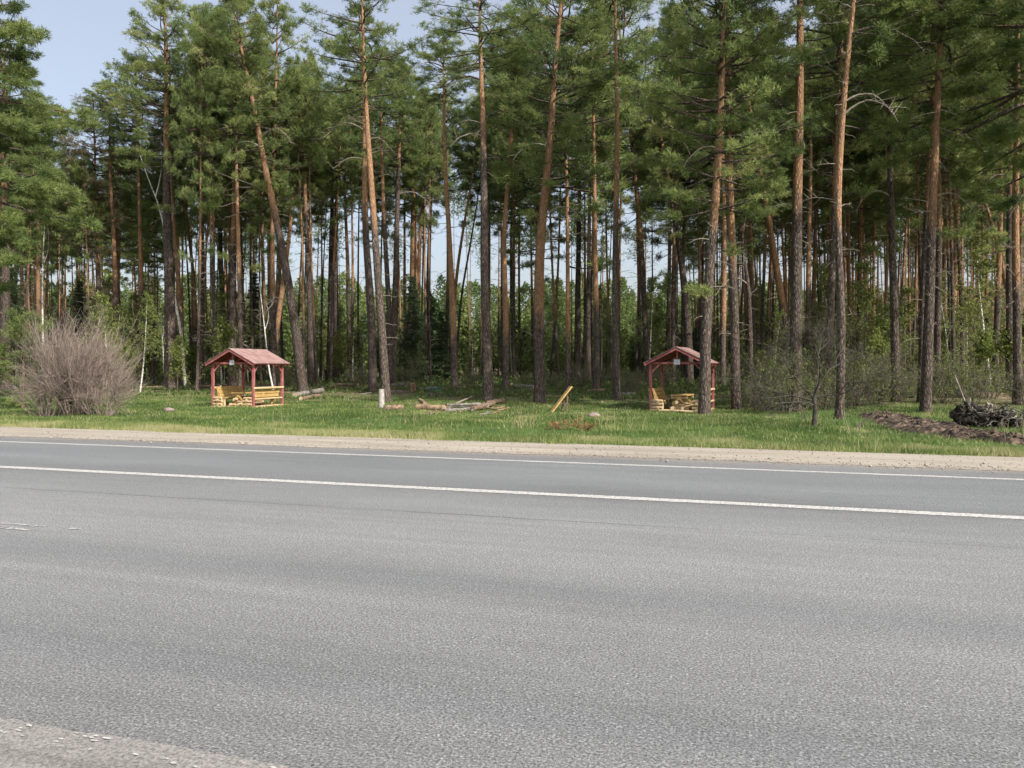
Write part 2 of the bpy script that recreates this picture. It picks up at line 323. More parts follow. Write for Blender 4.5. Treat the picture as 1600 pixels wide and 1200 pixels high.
o = pebbles(900, lambda q, n: (q.uniform(-9, 3, n), 2.66 - abs(q.normal(size=n)) * .35, np.full(n, .008)), .4).build('gravel', M['pebble'], None, True, kind='stuff', label='grit on the near road edge'); o.rotation_euler = (0, 0, -TH); o.scale = (1, 1, .5)

# ------------------------------------------------------------------ foliage / tree generators
def unit(v): return v / (np.linalg.norm(v, axis=-1, keepdims=True) + 1e-9)
def blades(g, P, D, K, L, W, tone, spread=.75, mat=0, q=rng):
    """K slender triangular blades fanning from every point P about direction D"""
    n = len(P); P = np.repeat(P, K, 0); D = np.repeat(D, K, 0); tn = np.repeat(tone, K)
    dr = unit(D + q.normal(size=(n * K, 3)) * spread); sd_ = unit(np.cross(dr, q.normal(size=(n * K, 3))))
    ln = L * q.uniform(.6, 1.25, (n * K, 1)); ww = W * q.uniform(.7, 1.3, (n * K, 1))
    b0 = P + q.normal(size=P.shape) * L * .12
    V = np.stack([b0 - sd_ * ww * .5 + dr * ln * .15, b0 + sd_ * ww * .5 + dr * ln * .15, b0 + dr * ln], 1).reshape(-1, 3)
    g.add(V, np.arange(n * K * 3).reshape(-1, 3), mat, np.repeat(np.clip(tn + q.normal(size=n * K) * .05, 0, 1), 3))

def crown_mesh(name, L, Rm, seed, dens=1.0, shape='pine', mats=None, droop=0.0, gap=.35):
    """limbs and needle shoots round a straight axis from z=0 to z=L"""
    q = np.random.default_rng(seed); g = Geo(); Ps, Ds, Ts = [], [], []
    z = -.24 * L; ang = q.uniform(0, 6.3)
    while z < L - .15:
        low = z < 0; t = max(z, 0) / L
        nl = q.integers(3, 6) if t > .12 else q.integers(2, 4)
        if q.random() < gap: nl = max(1, nl - 2)
        if low: nl = 1 if q.random() < .42 else 0
        for _ in range(nl):
            ang += 2.4 + q.normal() * .5
            prof = (1 - t ** 2.2) ** .7 * (.62 + .38 * min(1, t * 3.5)) + .1
            ll = Rm * prof * q.uniform(.5, 1.15) * (.65 if low else 1); el = R(-12 + 55 * t + q.normal() * 9) - droop
            m = 8; u = np.linspace(0, 1, m)[:, None]
            h = np.array([math.cos(ang), math.sin(ang), 0]); lat = np.array([-h[1], h[0], 0])
            P = h * ll * u * math.cos(el) + np.array([0, 0, 1]) * (z + ll * u * math.sin(el) + ll * (.18 - droop * .5) * u ** 2.5) + lat * np.sin(u * 3 + q.uniform(0, 6)) * .07 * ll
            P[0] = (0, 0, z)
            g.tube(P, (.012 + .017 * ll) * (1 - .8 * u[:, 0]), 4, 1, .2 + .4 * t, False)
            base_tone = np.clip(q.normal(.52, .2), .05, .95)
            ns = int(4 + ll * 2.5)
            for j in range(ns):
                uu = q.uniform(.3, 1) ** .8; p0 = np.array([np.interp(uu, u[:, 0], P[:, c]) for c in range(3)])
                sgn = q.choice([-1, 1]); dr = unit(h * q.uniform(.3, 1) + lat * sgn * q.uniform(.3, 1.1) + np.array([0, 0, q.normal(.12, .17) - droop * .8]))
                sl = (.25 + .30 * ll * (1.15 - uu)) * q.uniform(.6, 1.3); ns2 = 4
                pts = p0 + dr * np.linspace(0, sl, ns2)[:, None] + np.array([0, 0, 1]) * (np.linspace(0, 1, ns2)[:, None] ** 2 * (.1 - droop * .3) * sl)
                g.tube(pts, np.linspace(.009, .004, ns2), 3, 1, .3, False)
                for f in ((.45, .75, 1.02) if sl > .7 else (.6, 1.02)):            # rounded clusters of shoots towards the twig's end
                    nt_ = max(2, int(q.uniform(2.6, 5.2) * dens)); cr = q.uniform(.07, .13); off = unit(q.normal(size=(nt_, 3))) * cr * np.array([1, 1, .7])
                    Ps.append(p0 + dr * sl * f + q.normal(size=3) * .05 + off); Ds.append(unit(off / cr * .8 + dr * .6 + np.array([0, 0, .45 - droop]))); Ts.append(np.clip(np.full(nt_, base_tone + q.normal() * .12), 0, 1))
            nt_ = int(5 * dens + 1); Ps.append(P[-1] + q.normal(size=(nt_, 3)) * .13); Ds.append(unit(np.tile(h, (nt_, 1)) + [0, 0, .6])); Ts.append(np.full(nt_, base_tone))
        z += q.uniform(.28, .55) * (1.15 if L > 8 else .85)
    P = np.vstack(Ps); D = np.vstack(Ds); T = np.concatenate(Ts)
    blades(g, P, D, 7, .22, .029, T, .8, 0, q)
    return g.mesh(name, mats or [M['needle'], M['limb']])

CROWNS = {}
def getcrown(kind):
    if kind not in CROWNS:
        L_, R_, sd_, de, dr = {'s1': (6, 2.1, 11, 1.1, 0), 's2': (7, 2.4, 12, 1.0, .05), 's3': (6.5, 1.9, 13, 1.2, 0),
            'm1': (9.5, 2.8, 21, 1.15, .03), 'm2': (10, 2.5, 22, 1.2, .1), 'm3': (9, 3.1, 23, 1.05, 0),
            'l1': (13, 3.1, 31, 1.2, .05), 'l2': (14, 3.4, 32, 1.1, .08), 'l3': (13, 2.7, 33, 1.2, .0), 'd1': (14, 4.2, 41, 2.6, .22), 'd2': (12, 3.8, 42, 2.2, .18)}[kind]
        CROWNS[kind] = (crown_mesh('crown_' + kind, L_, R_, sd_, de, 'pine', None, dr), L_)
    return CROWNS[kind]
def getbrown():
    if 'brown' not in CROWNS: CROWNS['brown'] = (crown_mesh('crown_dry', 13, 3.0, 51, 1.0, 'pine', [M['brownneedle'], M['limb']], .12), 13)
    return CROWNS['brown']

def trunk_geo(P, r0, zo, seed, stubs=14, zc=10, k=10):
    """P: path, r0: radius at mid trunk, zo: height where the orange bark starts, zc: crown base"""
    q = np.random.default_rng(seed); g = Geo(); z = P[:, 2] - P[0, 2]; H = z[-1]
    r = r0 * (1.12 - .95 * (z / H) ** 1.25) * (1 + .38 * np.exp(-z / .35)); r = np.maximum(r, .015)
    g.tube(P, r, k, 0, np.clip(.5 + (z - zo) / 5.0, 0, 1), False)
    for i in range(stubs):
        zz = q.uniform(min(3, zc * .3), zc + 1); p = np.array([np.interp(zz, z, P[:, c]) for c in range(3)])
        a = q.uniform(0, 6.3); l = q.uniform(.25, 1.5) * (.5 + zz / zc * .6); u = np.linspace(0, 1, 5)[:, None]
        h = np.array([math.cos(a), math.sin(a), q.normal(.15, .3)])
        pts = p + h * l * u + np.array([0, 0, -.25 * l]) * u ** 2 + q.normal(size=(5, 3)) * .03 * u
        g.tube(pts, np.linspace(.022, .006, 5) * (.6 + l * .4), 4, 1, .1, False)
        if l > .7:
            for _ in range(3):
                f = q.uniform(.4, .9); b0 = p + h * l * f + np.array([0, 0, -.25 * l]) * f ** 2
                e = b0 + unit(h + q.normal(size=3) * .7) * l * .35
                g.tube(np.array([b0, e]), [.008, .003], 3, 1, .1, False)
    return g

def put_pine(pts, wpx, cy, oy, ck, label, group=None, H=None, seed=0, nb=0, spin=None, brown=False, cat='pine tree', rscale=1.0):
    """pts: [(px,py)...] from the foot upward; cy/oy: photo row of the crown base and of the change to orange bark"""
    bx, by = pts[0]; X0, Y0, Z0 = at(bx, by); q = np.random.default_rng(1000 + seed)
    W = [((x - 800) / F * Y0, 0, CAMH + (HOR - y) / F * Y0) for x, y in pts]; W[0] = (X0, 0, Z0)
    H = H or q.uniform(22.5, 25)
    W = np.array(W) - [X0, 0, Z0]
    d = (W[-1] - W[-2]); d = d / max(d[2], .1)
    if W[-1][2] < H: W = np.vstack([W, W[-1] + d * .6 * (H - W[-1][2])]); W[-1][2] = H
    z = np.concatenate([[-.15, 0, .15, .35, .7, 1.2], np.linspace(2, H, 26)])
    xs = np.interp(z, W[:, 2], W[:, 0]); xs = np.convolve(np.pad(xs, 2, 'edge'), np.ones(5) / 5, 'valid'); xs[:2] = W[0][0]
    ly = q.normal() * .012; ys = z * ly + np.sin(z * .35 + q.uniform(0, 6)) * .06; ys -= ys[1]
    xs = xs + np.sin(z * .5 + q.uniform(0, 6)) * .02
    P = np.stack([xs, ys, z], -1)
    zc = min(CAMH + (HOR - cy) / F * Y0 - Z0, H - 4.5); zo = CAMH + (HOR - oy) / F * Y0 - Z0
    root = empty('pine_tree', (X0, Y0, Z0), 0, label=label, cat=cat, group=group)
    r0 = wpx * Y0 / F / 2
    trunk_geo(P, r0, zo, seed, 30, zc).build('trunk', [M['bark'], M['deadwood']], root, True)
    me, L = getbrown() if brown else getcrown(ck); c = link(bpy.data.objects.new('crown', me)); c.parent = root
    pc = np.array([np.interp(zc, z, P[:, i]) for i in range(3)]); pt = P[-1]; ax = Vector(pt - pc)
    s = ax.length / L
    c.matrix_local = Matrix.Translation(pc) @ ax.to_track_quat('Z', 'Y').to_matrix().to_4x4() @ Matrix.Rotation(q.uniform(0, 6.3) if spin is None else spin, 4, 'Z') @ Matrix.Diagonal((max(s, .9) * rscale * 1.1, max(s, .9) * rscale * 1.1, s * 1.03, 1))
    for i in range(nb):
        zz = zc - q.uniform(.2, 4.5) if i % 3 else zc + q.uniform(0, 5)
        p = np.array([np.interp(zz, z, P[:, j]) for j in range(3)]); sg = q.choice([-1, 1]); l = q.uniform(1.3, 3.0)
        u = np.linspace(0, 1, 8)[:, None]; h = np.array([sg * q.uniform(.7, 1), -q.uniform(0, .6), 0])
        f = lambda u: p + h * l * u + np.array([0, 0, .35]) * l * np.sin(u * 2.2) * q0 - np.array([0, 0, .5]) * l * u ** 2.2
        q0 = q.uniform(.3, 1.1); bp = f(u) + q.normal(size=(8, 3)) * .03 * u
        gb = Geo().tube(bp, np.linspace(.045, .01, 8) * (l / 2.2), 5, 0, .1)
        for _ in range(9):
            v_ = q.uniform(.3, 1); b0 = f(v_); e = b0 + unit(h + q.normal(size=3) * .8 - [0, 0, .2]) * l * q.uniform(.12, .35)
            gb.tube(np.array([b0, (b0 + e) / 2 + q.normal(size=3) * .03, e]), [.012, .008, .003], 3, 0, .1, False)
        gb.build('branch', [M['deadwood'] if q.random() < .5 else M['limb']], root)
    return root

# ------------------------------------------------------------------ the pines one can tell apart
# (label, width px, crown row, orange row, crown kind, branches, H, brown, points)
PZ = []
def hero(label, w_, cy, oy, ck, nb, pts, H=None, brown=False, spin=None, rs=1.0): PZ.append(dict(label=label, w=w_, cy=cy, oy=oy, ck=ck, nb=nb, pts=pts, H=H, brown=brown, spin=spin, rs=rs))
hero('leaning pine with a long bent trunk just right of the left red shelter', 14, 200, 330, 'm1', 3, [(474, 612), (466, 535), (457, 475), (445, 415), (433, 350), (415, 270), (400, 175), (378, 80), (360, 0)], 25.5)
hero('pine with peeling orange upper trunk left of the white stump, many bare curved branches', 12.5, 215, 330, 'm2', 6, [(583, 613), (580, 490), (574, 400), (571, 340), (570, 210), (566, 141), (563, 60)])
hero('dark barked pine rising directly behind the whitewashed stump', 12.5, 180, 340, 'm3', 2, [(604, 628), (598, 520), (586, 370), (581, 300), (575, 200)])
hero('slender pine close behind the pine at the whitewashed stump', 9, 190, 330, 'm1', 1, [(613, 604), (608, 490), (600, 345), (596, 210), (596, 144)])
hero('tall grey pine growing out of the right end of the plank pile', 15, 110, 210, 'm3', 6, [(763, 627), (761, 550), (758, 460), (757, 340), (754, 180), (751, 90), (750, 10)], 23)
hero('stout orange pine left of the leaning board, trunk bowed to the right', 17, 250, 490, 'l3', 4, [(843, 630), (842, 550), (842, 460), (846, 340), (858, 240), (864, 150), (872, 45), (878, 0)], 24)
hero('straight slim pale pine standing alone between the leaning board and right shelter', 10.5, 30, 330, 'm2', 4, [(963, 625), (962, 490), (963, 340), (965, 210), (965, 90), (962, 9)], 25)
hero('dark rough pine standing right in front of the right red shelter', 16, 345, 350, 'l1', 1, [(1101, 648), (1104, 490), (1112, 370), (1119, 300), (1125, 195), (1128, 100)], 21)
hero('pine with orange top just right of the right red shelter', 13, 240, 400, 'l2', 5, [(1151, 640), (1148, 560), (1146, 490), (1140, 340), (1137, 180), (1133, 90), (1132, 30)])
hero('thick pale pine trunk among bare brush, bare up to the top of the photo', 17, -20, 300, 's1', 6, [(1242, 643), (1243, 490), (1245, 340), (1249, 210), (1251, 90), (1252, 0)], 27)
hero('slim pinkish pine behind the small crooked bare tree, bowed to the left', 11.5, 0, 330, 's2', 6, [(1312, 654), (1313, 560), (1311, 460), (1303, 340), (1312, 225), (1318, 120), (1329, 9)], 24)
hero('grey dead looking pine above the start of the churned earth', 12, 190, 20, 'm2', 4, [(1400, 628), (1398, 540), (1396, 460), (1392, 340), (1390, 270), (1389, 165), (1388, 80)])
hero('dark pine beside the churned earth with bright orange upper trunk', 14.5, 150, 330, 'l1', 4, [(1447, 646), (1450, 490), (1453, 340), (1461, 210), (1465, 120), (1471, 9)])
hero('dark trunk hidden half behind the pine beside the churned earth', 9, 250, 320, 'm1', 1, [(1438, 628), (1441, 500), (1446, 350), (1450, 250), (1455, 150)])
hero('pine behind the black root stump at the right edge', 12, 230, 430, 'l3', 3, [(1590, 632), (1590, 520), (1588, 415), (1587, 210), (1586, 100)])
hero('dark straight trunk just left of the pine behind the root stump', 10, 300, 300, 'l2', 1, [(1577, 614), (1576, 500), (1577, 350), (1580, 200)])
hero('orange trunk leaning left over the brush near the right edge', 8, 235, 560, 'm1', 4, [(1590, 606), (1578, 484), (1560, 400), (1545, 340), (1530, 300), (1509, 234), (1495, 170)], 18)
hero('thin pale trunk beside the leaning orange trunk near the right edge', 6, 260, 560, 's1', 2, [(1592, 602), (1581, 460), (1567, 370), (1556, 300), (1545, 240)], 19)
hero('orange pine leaning left between the right shelter and the thick pale pine', 12, 240, 470, 'm2', 3, [(1240, 604), (1231, 520), (1221, 460), (1203, 340), (1193, 285), (1181, 225), (1170, 140)])
hero('pine with forked crooked limbs behind the right shelter, leaning left', 12, 330, 300, 'm3', 3, [(1078, 604), (1076, 535), (1070, 460), (1058, 370), (1049, 315), (1037, 240), (1020, 150)], 20)
hero('mid stand pine left of the thick pale pine, orange from low down', 8.5, 250, 500, 'm1', 1, [(1130, 606), (1130, 520), (1131, 340), (1128, 200)])
hero('pine with pinkish lower and orange upper trunk left of the plank pile', 10, 180, 520, 'm2', 5, [(710, 608), (709, 540), (707, 460), (701, 340), (695, 270), (695, 180), (694, 100)])
hero('thick dark pine with broad orange middle above the split orange stump', 16, 225, 430, 'm3', 3, [(641, 596), (643, 520), (646, 460), (647, 340), (647, 225), (646, 150)])
hero('pale slim trunk touching the thick pine above the split orange stump', 8, 280, 560, 's2', 1, [(649, 596), (651, 500), (653, 445), (658, 340), (663, 280)])
hero('brown straight pine next right of the split orange stump', 9, 240, 400, 'm1', 1, [(668, 592), (669, 480), (671, 370), (676, 250)])
hero('dark pine standing behind and right of the whitewashed stump', 11, 260, 250, 'm1', 2, [(612, 600), (615, 520), (619, 460), (620, 340), (623, 279)])
hero('orange pine behind the right end of the plank pile', 9.5, 200, 520, 'm1', 3, [(790, 613), (790, 490), (787, 355), (793, 300), (797, 225), (804, 140), (806, 90)])
hero('orange slim pine halfway between the stout orange pine and the slim pale pine', 9.5, 190, 470, 'm3', 3, [(932, 612), (931, 490), (930, 340), (929, 270), (927, 165), (926, 90)])
hero('thin light trunk directly behind the leaning board', 7, 330, 520, 's1', 2, [(886, 612), (888, 460), (887, 340), (884, 250)])
hero('green lichened dark trunk right of the leaning board, set back', 10, 300, 300, 'm2', 1, [(903, 598), (903, 500), (904, 380), (906, 280)])
hero('narrow brown trunk beside the lichened trunk, set back', 8, 300, 400, 's3', 1, [(920, 602), (919, 500), (921, 340), (923, 240)])
hero('double width dark trunk left of the left red shelter', 16, 270, 240, 'l1', 1, [(266, 607), (265, 500), (263, 380), (262, 300)], 28, rs=1.1)
hero('dark green stained trunk close left of the left red shelter', 10, 230, 250, 'l1', 1, [(314, 604), (315, 480), (316, 360), (318, 250)], 27.5)
hero('pine with flared mossy foot seen through the left red shelter', 11, 200, 380, 'm3', 2, [(363, 603), (361, 500), (363, 400), (365, 300), (364, 200)], 26)
hero('dark pine behind the ridge of the left red shelter', 10, 240, 330, 'm2', 1, [(379, 600), (377, 500), (376, 400), (374, 260)])
hero('pine behind the left gable of the left red shelter', 9, 240, 330, 'm1', 1, [(349, 598), (347, 480), (344, 380), (342, 260)])
hero('slim orange pine with lit trunk right of the tall brown drying tree', 8.5, 165, 440, 'm2', 2, [(186, 602), (181, 500), (176, 340), (172, 210), (171, 130)], 23.5)
hero('tall drying tree with brown thin crown and bare pointed top on the left', 8, 400, 400, 'l1', 0, [(158, 602), (157, 535), (152, 400), (147, 255), (144, 170), (142, 95)], 22.5, True)
hero('slender orange pine left of the tall brown drying tree', 7, 250, 480, 'm1', 1, [(64, 600), (63, 500), (62, 400), (62, 300)])
hero('brown pine between the drying tree and the dark double width trunk', 8, 260, 440, 'm3', 1, [(223, 603), (222, 480), (220, 360), (218, 250)])
hero('curved thin pine left of the left shelter, bending right as it falls', 6, 240, 500, 's2', 1, [(308, 598), (304, 460), (299, 400), (292, 340), (286, 250)])
hero('orange topped pine right beside the dark double width trunk', 7.5, 220, 470, 'm2', 1, [(284, 603), (283, 520), (276, 420), (270, 340), (266, 240)])
hero('straight grey pine halfway between left shelter and whitewashed stump', 9, 250, 330, 'm1', 1, [(487, 602), (485, 490), (481, 370), (478, 260)])
hero('leftmost of two dark trunks set close together behind the grass clearing', 10.5, 290, 260, 'm2', 1, [(515, 596), (517, 480), (518, 350), (519, 260)])
hero('rightmost of two dark trunks set close together behind the grass clearing', 9.5, 270, 320, 'm3', 1, [(525, 597), (525, 480), (526, 370), (528, 270)])
hero('slim pinkish trunk alone right of the two close dark trunks', 7, 290, 420, 's1', 1, [(549, 597), (545, 500), (543, 400), (540, 300)])
hero('thin slanted trunk behind the leaning pine by the left shelter', 8, 300, 520, 's2', 1, [(426, 602), (430, 540), (439, 460), (449, 380), (455, 320)])
hero('thin orange trunk slanting right behind the pinkish pine by the plank pile', 6, 270, 520, 's3', 2, [(702, 596), (708, 490), (714, 420), (727, 340), (738, 280)])
hero('very thin dark slanting trunk left of the tall grey pine', 4, 260, 200, 's1', 3, [(710, 594), (721, 460), (742, 340), (750, 290)])
hero('dark trunk tucked behind the slim pinkish bowed pine', 10.5, 210, 300, 'm1', 2, [(1291, 635), (1298, 500), (1302, 380), (1308, 250)])
hero('orange trunk first right of the thick pale pine', 8.5, 250, 440, 'm2', 1, [(1263, 604), (1264, 480), (1265, 340), (1267, 230)])
hero('orange trunk second right of the thick pale pine', 7.5, 240, 460, 'm3', 1, [(1271, 600), (1272, 480), (1276, 340), (1280, 230)])
hero('crooked dark pine with bent upper fork right of the right shelter', 8, 300, 250, 's2', 4, [(1173, 606), (1172, 500), (1168, 430), (1158, 390), (1160, 350), (1172, 310)], 15)
# big low crowned pines at the picture's edges
hero('big low hanging pine crown reaching in from the left edge', 18, 420, 300, 'd1', 2, [(-58, 640), (-58, 400), (-52, 100)], 22, rs=1.0)
hero('pine behind the low hanging crown at the left edge', 14, 330, 300, 'd2', 1, [(8, 612), (6, 400), (4, 200)], 24, rs=.9)
hero('heavy dark pine crown overhanging from the right edge', 18, 290, 200, 'd1', 3, [(1640, 650), (1638, 400), (1630, 100)], 24, spin=1.0, rs=1.05)
for i, h in enumerate(PZ):
    put_pine(h['pts'], h['w'], h['cy'], h['oy'], h['ck'], h['label'], None, h['H'], i, h['nb'], h['spin'], h['brown'], 'drying tree' if h['brown'] else 'pine tree', h['rs'])
print('heroes', len(PZ))

# ------------------------------------------------------------------ pines further back: copies of a few whole trees
def copy_tree(o, parent=None):
    c = o.copy(); sc.collection.objects.link(c); c.parent = parent
    if parent is not None: c.matrix_parent_inverse = o.matrix_parent_inverse.copy()
    for ch in list(o.children): copy_tree(ch, c)
    return c
protos = []
def proto_pine(seed, H, zc, zo, r0, ck):
    q = np.random.default_rng(seed); z = np.concatenate([[-.3, 0, .2, .6], np.linspace(1.5, H, 16)])
    P = np.stack([np.sin(z * .25 + q.uniform(0, 6)) * .12, np.sin(z * .22 + q.uniform(0, 6)) * .12, z], -1); P[:, :2] -= P[1, :2]
    root = empty('pine_tree', (0, 0, 0)); trunk_geo(P, r0, zo, seed, 40, zc, 7).build('trunk', [M['bark'], M['deadwood']], root, True)
    me, L = getcrown(ck); c = link(bpy.data.objects.new('crown', me)); c.parent = root; c.location = P[np.argmin(abs(z - zc))]; c.location.z = zc
    s = (H - zc) / L; c.scale = (s * 1.0, s * 1.0, s * 1.03); return root
for a_ in [(61, 22, 14, 7, .14, 's1'), (62, 23.5, 15, 6, .16, 's2'), (63, 21, 13.5, 9, .12, 's3'), (64, 24, 14.5, 5, .17, 'm1'), (65, 22.5, 12.5, 8, .15, 'm2'), (66, 20, 13.5, 5, .10, 's1'), (67, 23, 15.5, 10, .14, 's3'), (68, 24, 11, 7, .17, 'l1'), (69, 23, 9.5, 8, .16, 'l2'), (70, 24.5, 12, 9, .18, 'm3'), (71, 23.5, 10.5, 6, .17, 'l3')]:
    protos.append(proto_pine(*a_))
ZONES = [(-400, 250, 'slim pine deep in the dark stand behind the bare shrub', 'pines deep behind the bare shrub'),
         (250, 500, 'slim pine in the rows well behind the left red shelter', 'pines deep behind the left shelter'),
         (500, 760, 'slim pine in the far rows beyond the plank pile clearing', 'pines deep beyond the plank pile'),
         (760, 1000, 'slim pine in the far rows between plank pile and right shelter', 'pines deep beyond the leaning board'),
         (1000, 1200, 'slim pine in the far rows well behind the right red shelter', 'pines deep behind the right shelter'),
         (1200, 1400, 'slim pine in the dense far rows behind the bare brush', 'pines deep behind the bare brush'),
         (1400, 2200, 'slim pine in the dense far rows beyond the churned earth', 'pines deep beyond the churned earth')]
placed = []; used = set(); nb_ = 0
heroxy = [at(*h['pts'][0])[:2] for h in PZ]
quota = [(-40, 250, 46, 44, 90), (250, 500, 34, 50, 82), (500, 760, 17, 60, 76), (760, 1000, 17, 60, 76), (1000, 1200, 28, 54, 85), (1200, 1400, 42, 50, 92), (1400, 1660, 44, 46, 92)]
for x0, x1, n, y0, y1 in quota:
    c_ = 0; tries = 0
    while c_ < n and tries < 4000:
        tries += 1; px = random.uniform(x0, x1); Y = random.uniform(y0 if px > 300 else 57, y1); X = (px - 800) / F * Y
        if any((X - a) ** 2 + (Y - b) ** 2 < 2.2 for a, b in placed) or any((X - a) ** 2 + (Y - b) ** 2 < 1.5 for a, b in heroxy): continue
        placed.append((X, Y)); k = random.randrange(7) if (random.random() < (.93 if 470 < px < 1010 else .8) and Y > 52) or Y > 68 else 7 + random.randrange(4); z = [q for q in ZONES if q[0] <= px < q[1]][0]
        r_ = protos[k] if k not in used else copy_tree(protos[k]); used.add(k)
        r_.location = (X, Y, float(ground_z(X, Y))); r_.rotation_euler = (random.gauss(0, R(1.1)), random.gauss(0, R(2.0)), random.uniform(0, 6.3))
        s = random.uniform(.8, .95) if px < 245 else random.uniform(.98, 1.1) if px < 310 else random.uniform(1.03, 1.24); w_ = random.uniform(.52, 1.0); r_.scale = (s * w_, s * w_, s)
        tag(r_, z[2], 'pine tree', z[3]); c_ += 1; nb_ += 1
print('background pines', nb_)

# ------------------------------------------------------------------ spruces, birches, saplings, brush
def spruce_root(seed, H, Rm):
    q = np.random.default_rng(seed); root = empty('spruce_tree', (0, 0, 0)); z = np.linspace(-.2, H, 8)
    Geo().tube(np.stack([z * 0, z * 0, z], -1), .09 * H / 8 * (1.05 - z / H), 7, 0, .0).build('trunk', [M['bark']], root, True)
    g = Geo(); Ps, Ds, Ts = [], [], []; zz = .5
    while zz < H - .1:
        t = zz / H; nl = 6
        for _ in range(nl):
            a = q.uniform(0, 6.3); ll = (Rm * (1 - t) ** .85 + .1) * q.uniform(.6, 1.1); h = np.array([math.cos(a), math.sin(a), 0]); lat = np.array([-h[1], h[0], 0])
            u = np.linspace(0, 1, 5)[:, None]; P = h * ll * u + np.array([0, 0, 1]) * (zz - .35 * ll * u + .2 * ll * u ** 3)
            g.tube(P, np.linspace(.02, .006, 5), 3, 1, .1, False)
            n = int(12 * ll + 4); f = q.uniform(.1, 1, n)[:, None]; sp = q.normal(size=(n, 1)) * .22 * ll * (1.1 - f)
            pp = h * ll * f + lat * sp + np.array([0, 0, 1]) * (zz - .35 * ll * f + .2 * ll * f ** 3 - abs(sp) * .3)
            Ps.append(pp); Ds.append(unit(h + lat * np.sign(sp) * .7 + [0, 0, -.5])); Ts.append(np.full(n, np.clip(q.normal(.5, .18), 0, 1)))
        zz += .26
    blades(g, np.vstack(Ps), np.vstack(Ds), 6, .24, .05, np.concatenate(Ts), .6, 0, q)
    g.build('crown', [M['spruce'], M['limb']], root); return root
sp_l = [spruce_root(71, 9, 1.9), spruce_root(72, 6.5, 1.6)]
sp_used = set()
SPR = [(645, 598, 1.0, 0, 'dark spruce filling the gap between the two thick pines above the orange stump'), (690, 597, .95, 1, 'dark spruce standing left of the pinkish slim pine by the plank pile'),
       (672, 595, .9, 0, 'dark spruce between its two spruce neighbours beyond the orange stump'), (398, 597, 1.05, 0, 'dark spruce just right of the ridge of the left red shelter'),
       (1085, 598, .7, 1, 'small dark spruce deep behind the right red shelter'), (20, 608, 1.0, 0, 'dark spruce at the left edge behind the bare shrub'),
       (1540, 600, .8, 1, 'dark spruce behind the root stump brush near the right edge'), (125, 600, .95, 0, 'dark spruce behind the bare shrub, left of the orange lit pines')]
for px, py, s, k, lab in SPR:
    o = sp_l[k] if k not in sp_used else copy_tree(sp_l[k]); sp_used.add(k); X, Y, Z = at(px, py)
    o.location = (X, Y, Z); o.scale = (s, s, s); o.rotation_euler = (0, 0, random.uniform(0, 6)); tag(o, lab, 'spruce tree')

def branching(g, q, p, d, l, r, depth, mat, out=None, bend=.25, up=.12, kids=(3, 5), wide=.75, k=4):
    n = 5; pts = [p]; dd_ = d
    for i in range(n - 1):
        dd_ = unit(dd_ + q.normal(size=3) * bend * .5 + np.array([0, 0, up])); pts.append(pts[-1] + dd_ * l / (n - 1))
    pts = np.array(pts); g.tube(pts, np.linspace(r, r * .45, n), k if depth else 3, mat, .2, False)
    if out is not None and depth <= 1: out.append((pts[1:], np.tile(dd_, (n - 1, 1))))
    if depth > 0:
        for _ in range(q.integers(*kids)):
            f = q.uniform(.3, 1); b = np.array([np.interp(f, np.linspace(0, 1, n), pts[:, c]) for c in range(3)])
            branching(g, q, b, unit(dd_ + q.normal(size=3) * wide), l * q.uniform(.45, .7), r * .5, depth - 1, mat, out, bend, up, kids, wide, k)

def sapling(seed, H, leafy=1.0, white=False, wid=.35):
    q = np.random.default_rng(seed); root = empty('birch_sapling' if white else 'young_tree', (0, 0, 0)); z = np.linspace(-.1, H, 9)
    P = np.stack([np.sin(z * .5 + seed) * .12, np.cos(z * .4 + seed) * .1, z], -1); P[:, :2] -= P[0, :2]
    Geo().tube(P, .0075 * H * (1.08 - z / H) + .008, 6).build('trunk', M['birch'] if white else M['darktwig'], root, True)
    g = Geo(); out = []
    for _ in range(int(H * 5)):
        f = q.uniform(.15, 1); b = np.array([np.interp(f * H, z, P[:, c]) for c in range(3)]); a = q.uniform(0, 6.3)
        branching(g, q, b, unit(np.array([math.cos(a), math.sin(a), .7])), H * wid * (1.15 - f) * q.uniform(.5, 1), .014, 1, 1, out, .4, .05, (3, 5))
    PP = np.vstack([o[0] for o in out]); DD_ = np.vstack([o[1] for o in out]); k = max(1, int(3 * leafy))
    PP = np.repeat(PP, k, 0) + q.normal(size=(len(PP) * k, 3)) * .13; DD_ = np.repeat(DD_, k, 0)
    blades(g, PP, DD_, 2, .15, .11, np.clip(q.normal(.5, .2, len(PP)), 0, 1), 1.2, 0, q)
    g.build('crown', [M['leaf'], M['darktwig']], root); return root
SAP = [sapling(81, 4.5, 1), sapling(82, 6.5, .9), sapling(83, 3.2, 1.2), sapling(84, 8.5, .7, True), sapling(85, 5.5, .6, True)]
sap_used = set(); sapn = 0
def put_sap(k, X, Y, s, lab, grp, name=None):
    o = SAP[k] if k not in sap_used else copy_tree(SAP[k]); sap_used.add(k)
    o.location = (X, Y, float(ground_z(X, Y))); o.scale = (s, s, s); o.rotation_euler = (R(random.gauss(0, 4)), R(random.gauss(0, 4)), random.uniform(0, 6.3))
    tag(o, lab, 'young birch' if k > 2 else 'young tree', grp); return o
